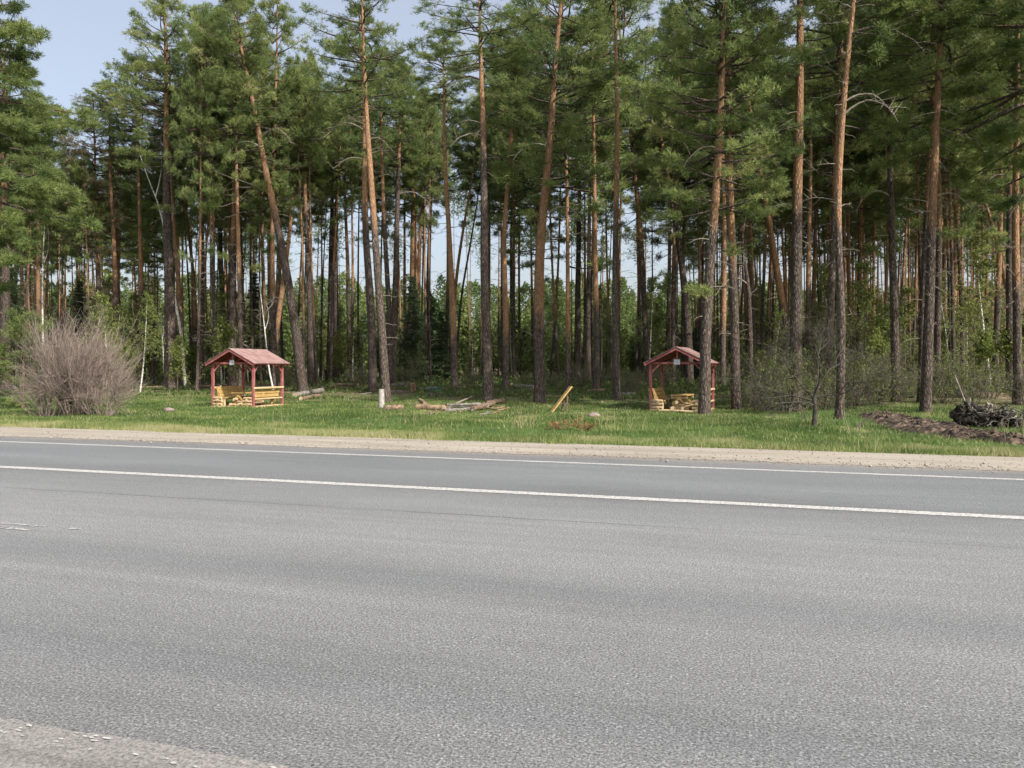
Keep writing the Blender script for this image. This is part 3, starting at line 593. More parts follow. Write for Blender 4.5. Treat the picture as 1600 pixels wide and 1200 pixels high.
SZ = [(150, 400, 22, 50, 78, 'leafing yellow green sapling among the trunks around the left shelter', 'saplings around the left shelter'),
      (440, 760, 12, 62, 90, 'leafing light green sapling in the gaps beyond the plank pile clearing', 'saplings beyond the plank pile clearing'),
      (760, 1000, 11, 60, 90, 'leafing green sapling in the gaps beyond the leaning board', 'saplings beyond the leaning board'),
      (1000, 1200, 12, 56, 85, 'leafing green sapling deep behind the right shelter', 'saplings behind the right shelter'),
      (1200, 1600, 34, 42, 75, 'leafing green sapling in the brushy stand on the right side', 'saplings in the right hand stand'),
      (-20, 150, 8, 45, 70, 'leafing dark green sapling far behind the bare shrub', 'saplings behind the bare shrub')]
for x0, x1, n, y0, y1, lab, grp in SZ:
    for i in range(n):
        px = random.uniform(x0, x1); Y = random.uniform(y0, y1); k = random.choice([0, 1, 2, 0, 2, 3, 4])
        put_sap(k, (px - 800) / F * Y, Y, random.uniform(.7, 1.2), lab + (' with a white stem' if k > 2 else ''), grp + (' with white stems' if k > 2 else ''))

# bright cone shaped sapling left of the right shelter, thin bare birches on the left
X, Y, Z = at(1024, 591)
o = sapling(91, 8, 2.2, False, .17); o.location = (X, Y, Z); tag(o, 'bright yellow green narrow young tree seen left of the right shelter roof', 'young tree')
def thin_birch(pts, wpx, fork, lab, seed):
    q = np.random.default_rng(seed); X0, Y0, Z0 = at(*pts[0]); W = np.array([((x - 800) / F * Y0 - X0, 0, CAMH + (HOR - y) / F * Y0 - Z0) for x, y in pts]); W[0, 2] = -.1
    root = empty('birch_tree', (X0, Y0, Z0), 0, label=lab, cat='birch tree'); g = Geo(); r0 = wpx * Y0 / F / 2
    u = np.linspace(0, 1, 14); P = np.stack([np.interp(u, np.linspace(0, 1, len(W)), W[:, c]) for c in range(3)], -1)
    g.tube(P, r0 * (1.1 - .9 * u), 7); g.build('trunk', M['birch'], root, True)
    for f0, dx, l in fork:
        b = np.array([np.interp(f0, u, P[:, c]) for c in range(3)]); v = np.linspace(0, 1, 6)[:, None]
        gb = Geo().tube(b + np.array([dx, 0, 1]) * l * v + np.array([.15, .1, 0]) * np.sin(v * 4), np.linspace(r0 * .5, .006, 6), 5)
        for _ in range(6): branching(gb, q, b + np.array([dx, 0, 1]) * l * q.uniform(.3, .9), unit(np.array([q.choice([-1, 1]), 0, .8])), .7, .008, 1, 0)
        gb.build('branch', M['birch'], root)
thin_birch([(290, 604), (283, 520), (272, 460), (262, 380), (248, 320), (232, 280), (213, 226)], 4.5, [(.72, .12, 4.5), (.55, .35, 2.2)], 'thin white forked birch leaning left behind the left red shelter', 1)
thin_birch([(259, 604), (256, 560), (253, 520)], 4.5, [(.9, -.1, 1.5), (.95, .3, 1.2)], 'short thin white birch stem left of the left red shelter', 2)
thin_birch([(68, 600), (66, 470), (67, 400), (70, 345)], 3.5, [(.6, .2, 3)], 'very thin white birch stem above the bare shrub', 3)
thin_birch([(428, 612), (420, 575), (412, 500), (405, 440)], 3, [(.6, .1, 2)], 'thin pale stem behind the right side of the left shelter', 4)

def shrub(name, seed, H, spread, stems, mat, lab, cat, loc, grp=None, depth=3, r=.016, kids=(3, 5), wide=.5, up=.1, leaf=0):
    q = np.random.default_rng(seed); root = empty(name, loc, 0, label=lab, cat=cat, group=grp); g = Geo(); out = []
    for i in range(stems):
        a = q.uniform(0, 6.3); e = q.uniform(0, 1) ** .7 * spread; p = np.array([math.cos(a), math.sin(a), 0]) * q.uniform(0, .5) * spread * H * .35
        branching(g, q, p - [0, 0, .05], unit(np.array([math.cos(a) * e, math.sin(a) * e, 1])), H * q.uniform(.3, .55), r, depth, 0, out, .22, up, kids, wide, 4)
    g.build('stem', mat, root)
    if leaf:
        g2 = Geo(); PP = np.vstack([o[0] for o in out]); PP = PP[q.random(len(PP)) < leaf]; DD_ = q.normal(size=PP.shape)
        blades(g2, PP, DD_, 2, .09, .06, np.clip(q.normal(.4, .2, len(PP)), 0, 1), 1, 0, q); g2.build('foliage', [M['leaf']], root)
    return root
X, Y, Z = at(120, 650)
shrub('bare_shrub', 5, 5.2, .6, 84, M['twig'], 'large round leafless pinkish grey shrub by the road on the left', 'shrub', (X, Y, Z), None, 2, .021, (5, 9), .48, .10)
X, Y, Z = at(74, 652)
shrub('bare_shrub', 6, 3.3, .85, 50, M['twig'], 'lower leafless shrub hugging the left foot of the large pinkish shrub', 'shrub', (X, Y, Z), None, 2, .013, (5, 8), .5, .08)
X, Y, Z = at(160, 650)
shrub('bare_shrub', 7, 3.0, .9, 45, M['twig'], 'lower leafless shrub hugging the right foot of the large pinkish shrub', 'shrub', (X, Y, Z), None, 2, .013, (5, 8), .5, .07)
# brush
bproto = []
for i, (H_, sp_, st_, lf) in enumerate([(2.8, 1.0, 18, .10), (2.1, 1.1, 18, .06), (3.5, .8, 14, .22)]):
    bproto.append(shrub('brush_shrub', 20 + i, H_, sp_, st_, M['darktwig'], None, None, (0, 0, 0), None, 3, .02, (3, 5), .7, .06, lf))
buse = set()
BR = [(1195, 642), (1215, 640), (1228, 646), (1255, 640), (1290, 640), (1325, 638), (1352, 628), (1370, 632), (1180, 636), (1200, 625), (1222, 632), (1262, 628), (1282, 622), (1330, 622), (1350, 616), (1370, 620), (1420, 622), (1475, 630), (1500, 622), (1520, 634), (1545, 622), (1598, 632), (1340, 634), (1190, 615), (1235, 615), (1385, 612), (1410, 610), (1300, 612), (1575, 606)]
for px, py in BR:
    k = random.randrange(3); o = bproto[k] if k not in buse else copy_tree(bproto[k]); buse.add(k)
    X, Y, Z = at(px, py); s = random.uniform(.75, 1.15); o.location = (X, Y, Z); o.scale = (s, s, s); o.rotation_euler = (0, 0, random.uniform(0, 6))
    if px < 1430: tag(o, 'tangled dark nearly bare brush around the thick pale pine and slim pines', 'shrub', 'brush around the thick pale pine')
    else: tag(o, 'tangled dark nearly bare brush behind the black root stump', 'shrub', 'brush behind the root stump')
for px, py in [(985, 618), (1000, 606), (860, 606), (905, 606), (1045, 605), (560, 604), (735, 604), (450, 604), (820, 602), (1120, 606), (1150, 612), (640, 606), (945, 604)]:
    k = random.randrange(3); o = copy_tree(bproto[k]); X, Y, Z = at(px, py); s = random.uniform(.6, 1.0)
    o.location = (X, Y, Z); o.scale = (s, s, s); o.rotation_euler = (0, 0, random.uniform(0, 6)); tag(o, 'low dark brush at the forest edge behind the grass clearing', 'shrub', 'brush along the back of the clearing')
# small crooked bare tree
X, Y, Z = at(1273, 667); q = np.random.default_rng(9); root = empty('bare_tree', (X, Y, Z), 0, label='small crooked leafless tree with spreading limbs by the road on the right', cat='bare tree')
z = np.array([-.1, 0, .3, .6, .9, 1.1]); P = np.stack([[-.03, -.02, 0, .02, -.02, .03], z * 0, z], -1)
Geo().tube(P, [.11, .1, .085, .075, .07, .06], 8).build('trunk', M['darkbark'], root, True)
g = Geo(); lim = [(.85, (-1, 0, .75), 2.3), (.95, (-.6, .3, 1), 2.2), (1.1, (.3, .1, 1), 2.2), (1.05, (.9, 0, .8), 2.3), (1.0, (1, .4, .35), 1.9), (.7, (-1, -.3, .3), 1.7), (1.1, (-.1, -.4, 1), 1.8)]
for z0, d, l in lim: branching(g, q, np.array([0, 0, z0]), unit(np.array(d, float)), l * .85, .032, 4, 0, None, .45, .03, (4, 6), .65, 5)
g.build('branch', M['darkbark'], root)
# young pine beside the big shrub
X, Y, Z = at(35, 640); root = empty('young_pine', (X, Y, Z), 0, label='young pine poking out behind the left side of the large leafless shrub', cat='young pine')
Geo().tube([(0, 0, -.1), (.05, 0, 2), (0, 0, 4.2)], [.06, .045, .01], 6).build('trunk', M['bark'], root, True)
me = crown_mesh('crown_young', 3.4, 1.5, 77, 1.2); c = link(bpy.data.objects.new('crown', me)); c.parent = root; c.location = (.03, 0, .8)

# ------------------------------------------------------------------ far wood beyond the stand
q = np.random.default_rng(99); g = Geo(); Ps, Ts = [], []
for row, (y0, n, hmin, hmax, nl) in enumerate([(106, 110, 3.5, 8, 1700), (119, 95, 7, 13, 2600), (137, 110, 12, 17.5, 2600), (160, 120, 15, 20, 1800)]):
    for i in range(n):
        px = -150 + 1900 * (i + q.uniform(-.4, .4)) / n; Y = y0 + q.uniform(-9, 9); X = (px - 800) / F * Y; H_ = q.uniform(hmin, hmax); z0 = float(ground_z(X, Y))
        rw = H_ * q.uniform(.14, .24); m = int(nl * q.uniform(.7, 1)); t = q.random(m) ** .8; a = q.uniform(0, 6.3, m)
        pr = np.sin(np.clip(t, .03, 1) ** .8 * math.pi) ** .6 * (1.0 if i % 3 else .7); rr = rw * pr * q.uniform(.55, 1.05, m)
        lump = 1 + .35 * np.sin(a * 3 + t * 9 + i) * np.sin(t * 14 + i)
        Ps.append(np.stack([X + np.cos(a) * rr * lump, Y + np.sin(a) * rr * lump, z0 + H_ * (.04 + .96 * t) + q.normal(size=m) * .2], -1)); Ts.append(np.clip(q.normal(q.choice([.25, .5, .6, .8]), .1) + q.normal(size=m) * .08, 0, 1))
        g.tube([(X, Y, z0 - .2), (X, Y, z0 + H_ * .8)], [.14, .05], 5, 1, .3, False)
P = np.vstack(Ps); blades(g, P, q.normal(size=P.shape), 1, .42, .42, np.concatenate(Ts), 1, 0, q)
g.build('far_wood', [M['farleaf'], M['bark']], None, False, kind='stuff', label='distant light green wood beyond the pine stand')

# the rest of the slim pines, beyond the ones built singly
q = np.random.default_rng(123); g = Geo(); Ps, Ts = [], []
for i in range(230):
    px = q.choice([q.uniform(-40, 430), q.uniform(1060, 1640), q.uniform(430, 1060)], p=[.38, .5, .12]); Y = q.uniform(80, 100); X = (px - 800) / F * Y; z0 = float(ground_z(X, Y)); H_ = q.uniform(17, 25); lx, ly = q.normal(size=2) * .6
    z = np.linspace(0, 1, 7); g.tube(np.stack([X + lx * z, Y + ly * z, z0 - .2 + H_ * z], -1), q.uniform(.07, .14) * (1.1 - .8 * z), 6, 1, np.clip(z * 2 - .1, 0, 1), False)
    m = int(q.uniform(350, 800)); t = q.random(m); a = q.uniform(0, 6.3, m); zc_ = q.uniform(.68, .8)
    rr = q.uniform(.3, 1.5, m) * (1.15 - t) * (1 + .4 * np.sin(a * 2 + t * 12 + i)); Ps.append(np.stack([X + lx * .9 + np.cos(a) * rr, Y + ly * .9 + np.sin(a) * rr, z0 + H_ * (zc_ + (1 - zc_) * t)], -1)); Ts.append(np.clip(q.normal(.45, .12) + q.normal(size=m) * .1, 0, 1))
P = np.vstack(Ps); blades(g, P, q.normal(size=P.shape) + [0, 0, .8], 2, .32, .10, np.concatenate(Ts), .7, 0, q)
g.build('far_pine_rows', [M['needle'], M['bark']], None, False, kind='stuff', label='farthest rows of thin pine trunks before the distant wood')

# ------------------------------------------------------------------ shelters
def shelter(P0, rz, lab, lab_b1, lab_b2, lab_t):
    """local axes: x along the gable front (left to right), y away from the road; origin in the middle of the floor"""
    A, B, HE, HA = 2.35, 2.2, 2.12, 2.82
    loc = P0; root = empty('picnic_shelter', loc, rz, label=lab, cat='shelter', group='red roofed picnic shelters')
    hx, hy = A / 2, B / 2
    for sx in (-1, 1):
        for sy in (-1, 1):
            Geo().box((sx * hx, sy * hy, HE / 2 - .06), (.105, .105, HE + .02)).build('post', M['redpost'], root)
    for sy in (-1, 1):
        gb = Geo().tube([(-hx - .2, sy * (hy + .0), HE - .0), (hx + .2, sy * (hy + .0), HE - .0)], .055, 10, 0, .5, True, 1); gb.build('tie_beam', [M['redpost'], M['endgrain']], root)
        Geo().beam((0, sy * hy, HE + .05), (0, sy * hy, HA - .12), .075, .075).build('king_post', M['redpost'], root)
        for sx in (-1, 1):
            Geo().beam((sx * (hx - .04), sy * hy, HE - .42), (sx * (hx - .42), sy * hy, HE - .03), .05, .06).build('brace', M['redpost'], root)
            Geo().beam((sx * hx, sy * (hy - .04), HE - .42), (sx * hx, sy * (hy - .42), HE - .01), .05, .06).build('brace', M['redpost'], root)
    for sx in (-1, 1):
        Geo().tube([(sx * hx, -hy - .18, HE + .085), (sx * hx, hy + .18, HE + .085)], .05, 10, 0, .5, True, 1).build('wall_plate', [M['redpost'], M['endgrain']], root)
    Geo().tube([(0, -hy - .22, HA - .08), (0, hy + .22, HA - .08)], .05, 10, 0, .5, True, 1).build('ridge_beam', [M['redpost'], M['endgrain']], root)
    ev = .26; ovy = .30; slope = (HA - HE - .12) / hx; ez = HA - slope * (hx + ev)
    for sx in (-1, 1):
        a = Vector((0, 0, HA)); b = Vector((sx * (hx + ev), 0, ez)); d = b - a; n = Vector((-d.z * sx, 0, abs(d.x))).normalized()
        g = Geo(); nb = 7; wdt = (2 * hy + 2 * ovy) / nb                     # roofing sheets laid side by side
        for i in range(nb):
            y0 = -hy - ovy + i * wdt; o_ = .004 * (i % 2)
            v = []
            for p in (a, b):
                for yy in (y0, y0 + wdt - .004):
                    for t_ in (0.0, .022): v.append(Vector((p.x, yy, p.z)) + n * (t_ + o_) + Vector((0, 0, .0)))
            g.add([tuple(q_) for q_ in v], [(0, 2, 3, 1), (4, 5, 7, 6), (0, 4, 6, 2), (1, 3, 7, 5), (0, 1, 5, 4), (2, 6, 7, 3)])
        r_ = g.build('roof', M['redroof'], root)
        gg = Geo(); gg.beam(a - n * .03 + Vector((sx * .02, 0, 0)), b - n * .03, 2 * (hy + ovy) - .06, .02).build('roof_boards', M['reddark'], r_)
        for yy in (-hy - ovy + .05, -hy * .33, hy * .33, hy + ovy - .05):
            Geo().beam(a - n * .085 + Vector((sx * .03, yy, 0)), b - n * .085 + Vector((0, yy, 0)), .05, .085).build('rafter', M['redpost'], r_)
    pl = Geo().box((-.03 * 0, -hy - .075, HE + .05), (.26, .012, .22)).build('notice_plate', M['plate'], root)
    g = Geo()
    for i, wl in enumerate((.13, .19, .17, .18, .10)): g.box((0, -hy - .0835, HE + .125 - i * .037), (wl, .003, .013))
    g.build('print', M['print'], pl)
    # log sides: full length log at the bottom, stacks of short logs beside the opening, rails along the sides
    q = np.random.default_rng(int(abs(P0[0]) * 10))
    def logg(a, b, r, mat, name, par=root):
        a = np.array(a, float); b = np.array(b, float); P = np.array([a, (a * 2 + b) / 3 + q.normal(size=3) * .006, (a + b * 2) / 3 + q.normal(size=3) * .006, b])
        return Geo().tube(P, [r, r * 1.04, r * .98, r], 10, 0, .5, True, 1).build(name, [M[mat], M['endgrain']], par, True)
    logg((-hx - .02, -hy - .02, .02), (hx + .02, -hy - .02, .02), .075, 'pwood', 'sill_log'); logg((-hx, hy, .02), (hx, hy, .02), .075, 'pwood', 'sill_log')
    logg((-hx, -hy, .03), (-hx, hy, .03), .08, 'pwood', 'sill_log'); logg((hx, -hy, .03), (hx, hy, .03), .08, 'pwood', 'sill_log')
    for sx in (-1, 1):
        for i in range(3):
            xa = sx * (hx - .06); xb = sx * (hx - .52 - .04 * (i % 2)); logg((xa, -hy - .01, .17 + i * .145), (xb, -hy - .01, .17 + i * .145), .068, 'pwood', 'stub_log')
        for i in range(2): logg((sx * (hx - .33), -hy - .12, .10 + i * .145 * 2 - .02), (sx * (hx - .33), -hy + .35, .10 + i * .145 * 2 - .02), .062, 'pwood', 'cross_log')
        logg((sx * (hx + .03), -hy - .05, .94), (sx * (hx + .03), hy + .05, .94), .06, 'pwood', 'top_rail')
        logg((sx * (hx + .01), -hy + .05, .42), (sx * (hx + .01), hy - .05, .42), .05, 'pwood', 'side_rail')
    M3 = Matrix.Translation(loc) @ Matrix.Rotation(rz, 4, 'Z')
    for sx, lb in ((-1, lab_b1), (1, lab_b2)):
        b = empty('picnic_bench', loc, rz, label=lb, cat='bench', group='varnished benches in the shelters')
        for i in range(2):
            xx = sx * (hx - .20 - .19 * i - .1); Geo().box((xx, .04, .46), (.18, B - .3, .045)).build('seat_board', M['ywood'], b)
        for i in range(3):
            t = i * .17; Geo().beam((sx * (hx - .12 + t * .2), -hy + .2, .58 + t), (sx * (hx - .12 + t * .2), hy - .14, .58 + t), .04, .145).build('back_board', M['ywood'], b)
        for yy in (-hy + .26, hy - .22):
            Geo().beam((sx * (hx - .42), yy, .02), (sx * (hx - .045), yy, .93), .07, .09).build('back_support', M['ywood'], b)
            Geo().tube([(sx * (hx - .45), yy, .0), (sx * (hx - .45), yy, .44)], .07, 10, 0, .5, True, 1).build('leg', [M['pwood'], M['endgrain']], b, True)
    t = empty('picnic_table', loc, rz, label=lab_t, cat='table', group='picnic tables in the shelters')
    for i in range(4): Geo().box((-.27 + i * .18, .05, .70), (.17, B - .5, .045)).build('table_board', M['ywood'], t)
    for yy in (-hy + .42, hy - .35):
        for zz, l_, rr in ((.10, .42, .085), (.27, .28, .075), (.60, .34, .06)): Geo().tube([(-l_, yy, zz), (l_, yy, zz)], rr, 10, 0, .5, True, 1).build('trestle_log', [M['pwood'], M['endgrain']], t, True)
        Geo().beam((-.30, yy - .05, .30), (.1, yy - .05, .66), .06, .08).build('trestle_brace', M['ywood'], t); Geo().beam((.30, yy - .05, .30), (-.1, yy - .05, .66), .05, .08).build('trestle_brace', M['ywood'], t)
    for xx in (-.24, .22): Geo().tube([(xx, -hy + .08, .155), (xx, hy - .2, .155)], .075, 10, 0, .5, True, 1).build('foot_log', [M['pwood'], M['endgrain']], t, True)
    Geo().tube([(-.06, -hy + .12, .40), (-.06, hy - .2, .40)], .07, 10, 0, .5, True, 1).build('foot_log', [M['pwood'], M['endgrain']], t, True)
def place_shelter(corner_px, Y0, phi, left, **k):
    """phi: turn of the gable front away from square to the line of sight; corner: photo column of the front right post"""
    X0 = (corner_px - 800) / F * Y0; A, B = 2.35, 2.2; th = math.atan2(X0, Y0)     # line of sight, clockwise from +Y
    rz = -th - R(phi)            # front x axis: square to the sight line, left end swung back
    c, s = math.cos(rz), math.sin(rz); cx = X0 - (A / 2) * c - (B / 2) * s * 1; cy = Y0 - (A / 2) * s + (B / 2) * c
    # corner local = (A/2,-B/2) -> world offset = (A/2 c + B/2 s, A/2 s - B/2 c)
    shelter((cx, cy, float(ground_z(cx, cy)) - .03), rz, **k); return cx, cy
SH = []
SH.append(place_shelter(396, 36.3, 38, True, lab='red roofed picnic shelter on the left, turned so its right side shows', lab_b1='yellow bench on the left side inside the left red shelter', lab_b2='yellow bench on the right side inside the left red shelter', lab_t='log trestle picnic table inside the left red shelter'))
SH.append(place_shelter(1101, 33.0, 10, False, lab='red roofed picnic shelter on the right, partly hidden by a dark pine', lab_b1='yellow bench on the left side inside the right red shelter', lab_b2='yellow bench on the right side inside the right red shelter', lab_t='log trestle picnic table inside the right red shelter'))

# ------------------------------------------------------------------ logs, stump, boards, stones
def pt(px, py, dz=0): X, Y, Z = at(px, py); return np.array([X, Y, Z + dz])
def log_obj(name, a, b, r, mat, lab, cat='log', k=12, end='endgrain', group=None, kn=4):
    q = np.random.default_rng(int(abs(a[0]) * 100)); u = np.linspace(0, 1, 9)[:, None]; P = a * (1 - u) + b * u + q.normal(size=(9, 3)) * r * .08
    c = (a + b) / 2; g = Geo().tube(P - c, r * (1 + q.normal(size=9) * .05), k, 0, .5, True, 1)
    o = g.build(name, [M[mat], M[end]], None, True, label=lab, cat=cat, group=group); o.location = c; return o
log_obj('fallen_log', pt(459, 622, .14), pt(503, 616, .24), .16, 'greylog', 'thick weathered grey log right of the left red shelter, lying on another')
log_obj('fallen_log', pt(470, 626, .10), pt(499, 621, .10), .12, 'barklog', 'darker broken log under the grey log right of the left shelter')
def stump(name, p, h, r, mat, lab, top='endgrain', tilt=0, seed=1):
    q = np.random.default_rng(seed); g = Geo(); z = np.array([-.05, .05, h * .3, h * .7, h]); P = np.stack([z * tilt, z * 0, z], -1)
    g.tube(P, [r * 1.15, r * 1.05, r, r * .98, r * .93], 12, 0, .5, True, 1); o = g.build(name, [M[mat], M[top]], None, True, label=lab, cat='stump'); o.location = p; return o
stump('tree_stump', pt(596, 640), .95, .14, 'whitepost', 'upright whitewashed stump post in the clearing beside a short log')
log_obj('short_log', pt(600, 642, .12), pt(629, 641, .12), .14, 'barklog', 'short barky log lying right at the foot of the whitewashed stump')
g = Geo(); q = np.random.default_rng(4)
for i in range(9):
    a = q.uniform(0, 6.3); r_ = q.uniform(0, .14); hh = q.uniform(.35, .62); g.box((math.cos(a) * r_, math.sin(a) * r_, hh / 2), (.12, .1, hh), Matrix.Rotation(q.normal() * .18, 3, 'X') @ Matrix.Rotation(a, 3, 'Z'))
o = g.build('split_stump', M['tanwood'], None, label='jagged orange broken stump at the back of the clearing', cat='stump'); o.location = pt(645, 613)
log_obj('fallen_log', pt(655, 612, .12), pt(688, 611, .14), .14, 'greylog', 'log lying right of the jagged orange stump')
q = np.random.default_rng(8); g = Geo().box((0, 0, .14), (.75, .3, .28), Matrix.Rotation(.15, 3, 'Z')); g.v[0] = g.v[0] + q.normal(size=g.v[0].shape) * .04
o = g.build('green_crate', M['green'], None, label='low dark green box in front of the log by the orange stump', cat='box'); o.location = pt(681, 613)
# plank and log pile
pl = [((652, 641, .13), (694, 643, .13), .15, 'tanwood', 'fresh tan log at the left end of the plank pile'), ((688, 640, .12), (750, 636, .12), .10, 'greylog', 'back grey log of the plank pile in the clearing'),
      ((693, 645, .08), (748, 641, .08), .085, 'greylog', 'front grey log of the plank pile in the clearing'), ((697, 642, .26), (745, 639, .22), .06, 'greylog', 'thin grey pole topmost on the plank pile'),
      ((738, 644, .14), (772, 634, .14), .12, 'barklog', 'brown barky log crossing the right end of the plank pile'), ((760, 634, .12), (786, 631, .16), .12, 'barklog', 'short brown log beyond the foot of the tall grey pine'),
      ((770, 641, .06), (787, 638, .06), .05, 'tanwood', 'tan stick right of the tall grey pine foot'), ((712, 634, .10), (738, 625, .18), .05, 'deadwood', 'thin dead bough leaning behind the plank pile'), ((656, 635, .3), (664, 640, .28), .10, 'tanwood', 'short round log end resting on the tan log')]
for a, b, r_, m_, lb in pl: log_obj('pile_log', pt(*a[:2], a[2]), pt(*b[:2], b[2]), r_, m_, lb, group='logs of the plank pile', end='barklog' if m_ != 'tanwood' else 'tanwood')
q = np.random.default_rng(55)
for i in range(26):
    px, py = q.uniform(640, 795), q.uniform(632, 650); a = pt(px, py, .05); an = q.uniform(0, 3.1); l = q.uniform(.2, .8); b = a + np.array([math.cos(an) * l, math.sin(an) * l, q.uniform(-.02, .12)])
    log_obj('bark_scrap', a, b, q.uniform(.02, .045), ['barklog', 'greylog', 'tanwood'][i % 3], 'small bark scrap or stick strewn round the plank pile', 'stick', 6, 'barklog', 'sticks strewn round the plank pile')
for i in range(22):
    px, py = q.uniform(210, 1000), q.uniform(606, 622); a = pt(px, py, .04); an = q.uniform(-.5, .5); l = q.uniform(.5, 2.2); b = a + np.array([math.cos(an) * l, math.sin(an) * l, q.uniform(-.02, .15)])
    log_obj('fallen_branch', a, b, q.uniform(.02, .05), ['barklog', 'greylog', 'tanwood'][i % 3], 'thin fallen branch on the ground at the back of the clearing', 'stick', 6, 'barklog', 'fallen branches at the back of the clearing')
# distant litter of fallen trunks at the forest edge
FL = [(300, 606, 345, 607), (520, 603, 560, 604), (575, 606, 632, 604), (715, 604, 752, 606), (770, 606, 800, 604), (805, 607, 835, 608), (870, 608, 895, 610), (920, 614, 946, 613), (965, 620, 992, 621), (220, 608, 262, 607), (505, 609, 522, 606), (1290, 612, 1340, 616), (1340, 610, 1380, 612)]
for i, (x0, y0, x1, y1) in enumerate(FL): log_obj('fallen_log', pt(x0, y0, .10), pt(x1, y1, .12), .09 + .03 * (i % 3), ['barklog', 'barklog', 'greylog'][i % 3], 'fallen trunk lying at the shady back edge of the clearing', 'log', group='fallen trunks at the forest edge')
# leaning board with its prop
a = pt(861, 645, 0); b = pt(884, 640); b = np.array([(893 - 800) / F * a[1], a[1] + .25, CAMH + (HOR - 604) / F * a[1]])
root = empty('leaning_board', a, 0, label='yellow board leaning up against two short stakes in the clearing', cat='board')
Geo().beam((0, 0, .02), tuple(b - a), .30, .05).build('board', M['ywood'], root)
pr = Geo(); pr.beam((.70, .3, -.05), (.72, .2, .72), .07, .07).build('stake', M['barklog'], root)
Geo().beam((.48, .35, -.05), (.56, .25, .52), .06, .06).build('stake', M['barklog'], root); Geo().beam((.3, .22, .40), (.82, .24, .36), .05, .06).build('rail', M['barklog'], root)
def stone(name, p, sx, sy, sz, lab, seed):
    q = np.random.default_rng(seed); me = bpy.data.meshes.new(name); import bmesh; bm = bmesh.new(); bmesh.ops.create_icosphere(bm, subdivisions=3, radius=1)
    for v in bm.verts:
        k = 1 + .35 * (float(vnoise(v.co.x * 2 + seed, v.co.y * 2 + v.co.z * 1.7, 1)) - .5) + .12 * (float(vnoise(v.co.x * 7, v.co.y * 7 + v.co.z * 5 + seed, 1)) - .5); v.co = v.co * k; v.co.x *= sx; v.co.y *= sy; v.co.z = max(v.co.z, -.4) * sz
    bm.to_mesh(me); bm.free(); me.materials.append(M['stone']); o = link(bpy.data.objects.new(name, me)); o.location = p
    for pl_ in me.polygons: pl_.use_smooth = True
    return tag(o, lab, 'stone')
stone('stone', pt(928, 652, .05), .23, .2, .13, 'flat pinkish stone in the grass left of the right shelter', 1)
stone('stone', pt(264, 643, .05), .22, .2, .12, 'flat pinkish stone in the grass between bare shrub and left shelter', 2)
g = Geo().box((0, 0, .03), (.14, .08, .05), Matrix.Rotation(.4, 3, 'Y')); o = g.build('litter_scrap', M['litter'], None, label='white litter scrap at the grass edge below the bare shrub', cat='litter'); o.location = pt(85, 664)
g = Geo().box((0, 0, .03), (.12, .08, .05), Matrix.Rotation(.4, 3, 'Y')); o = g.build('litter_scrap', M['litter'], None, label='white litter scrap at the gravel edge below the left shelter', cat='litter'); o.location = pt(240, 670)
# rust coloured dead pine sprigs
for i, (px, py, s, lb) in enumerate([(880, 672, 1, 'rust brown dead pine sprig left below the leaning board'), (910, 674, .8, 'rust brown dead pine sprig right below the leaning board')]):
    q = np.random.default_rng(30 + i); root = empty('dead_sprig', pt(px, py), 0, label=lb, cat='dead sprig'); g = Geo(); out = []
    for _ in range(6): a_ = q.uniform(0, 6.3); branching(g, q, np.zeros(3), unit(np.array([math.cos(a_), math.sin(a_) * .5, .8])), .5 * s, .012, 1, 0, out, .3, .05)
    root.scale = (1, 1, .55)
    g.build('stem', M['barklog'], root); P = np.vstack([o_[0] for o_ in out]); D = np.vstack([o_[1] for o_ in out]); keep = q.random(len(P)) < .8; g2 = Geo(); blades(g2, P[keep], D[keep], 6, .12, .02, q.random(keep.sum()), .6, 0, q); g2.build('foliage', M['rustleaf'], root)
# root stump
c = pt(1545, 668); root = empty('root_stump', c, 0, label='uprooted black root ball with pale tangled roots at the right edge', cat='root stump'); q = np.random.default_rng(12)
import bmesh
def lump(cx, cz, sx, sy, sz, seed, name, mat):
    bm = bmesh.new(); bmesh.ops.create_icosphere(bm, subdivisions=4, radius=1)
    for v in bm.verts:
        k = 1 + 1.1 * (float(fnoise(v.co.x * 1.8 + seed, v.co.y * 1.8 + v.co.z * 1.3, 1)) - .5) + 1.0 * (float(vnoise(v.co.x * 6 + seed, v.co.z * 6 + v.co.y * 4, 1)) - .5); v.co = v.co * k; v.co.x = v.co.x * sx + cx; v.co.y *= sy; v.co.z = v.co.z * sz + cz
    me = bpy.data.meshes.new(name); bm.to_mesh(me); bm.free(); me.materials.append(M[mat]); o = link(bpy.data.objects.new(name, me)); o.parent = root
lump(-.62, .40, .42, .35, .32, 1, 'root_ball', 'root'); lump(.25, .25, .45, .35, .24, 5, 'root_ball', 'root'); lump(.75, .15, .3, .3, .16, 13, 'root_ball', 'root'); lump(.05, .52, .16, .16, .2, 9, 'broken_wood', 'deadwood')
g = Geo()
for i in range(95):
    a_ = q.uniform(0, 6.3); p = np.array([q.uniform(-.8, 1.0), -.2 + q.normal() * .1, q.uniform(.15, .6)]); branching(g, q, p, unit(np.array([math.cos(a_), -.6, math.sin(a_)])), q.uniform(.3, .8), q.uniform(.012, .035), 1, 0 if i % 2 else 1, None, .8, -.08, (1, 3), .8, 4)
g.build('root', [M['greylog'], M['root']], root)
log_obj('fallen_stick', pt(1336, 672, .04), pt(1372, 654, .3), .03, 'root', 'dark crooked stick lying across the grass left of the churned earth', 'stick')
log_obj('fallen_stick', pt(1520, 664, .1), np.array(pt(1520, 664)) + [-.45, .3, 1.7], .025, 'deadwood', 'pale stick standing slanted behind the root stump', 'stick')

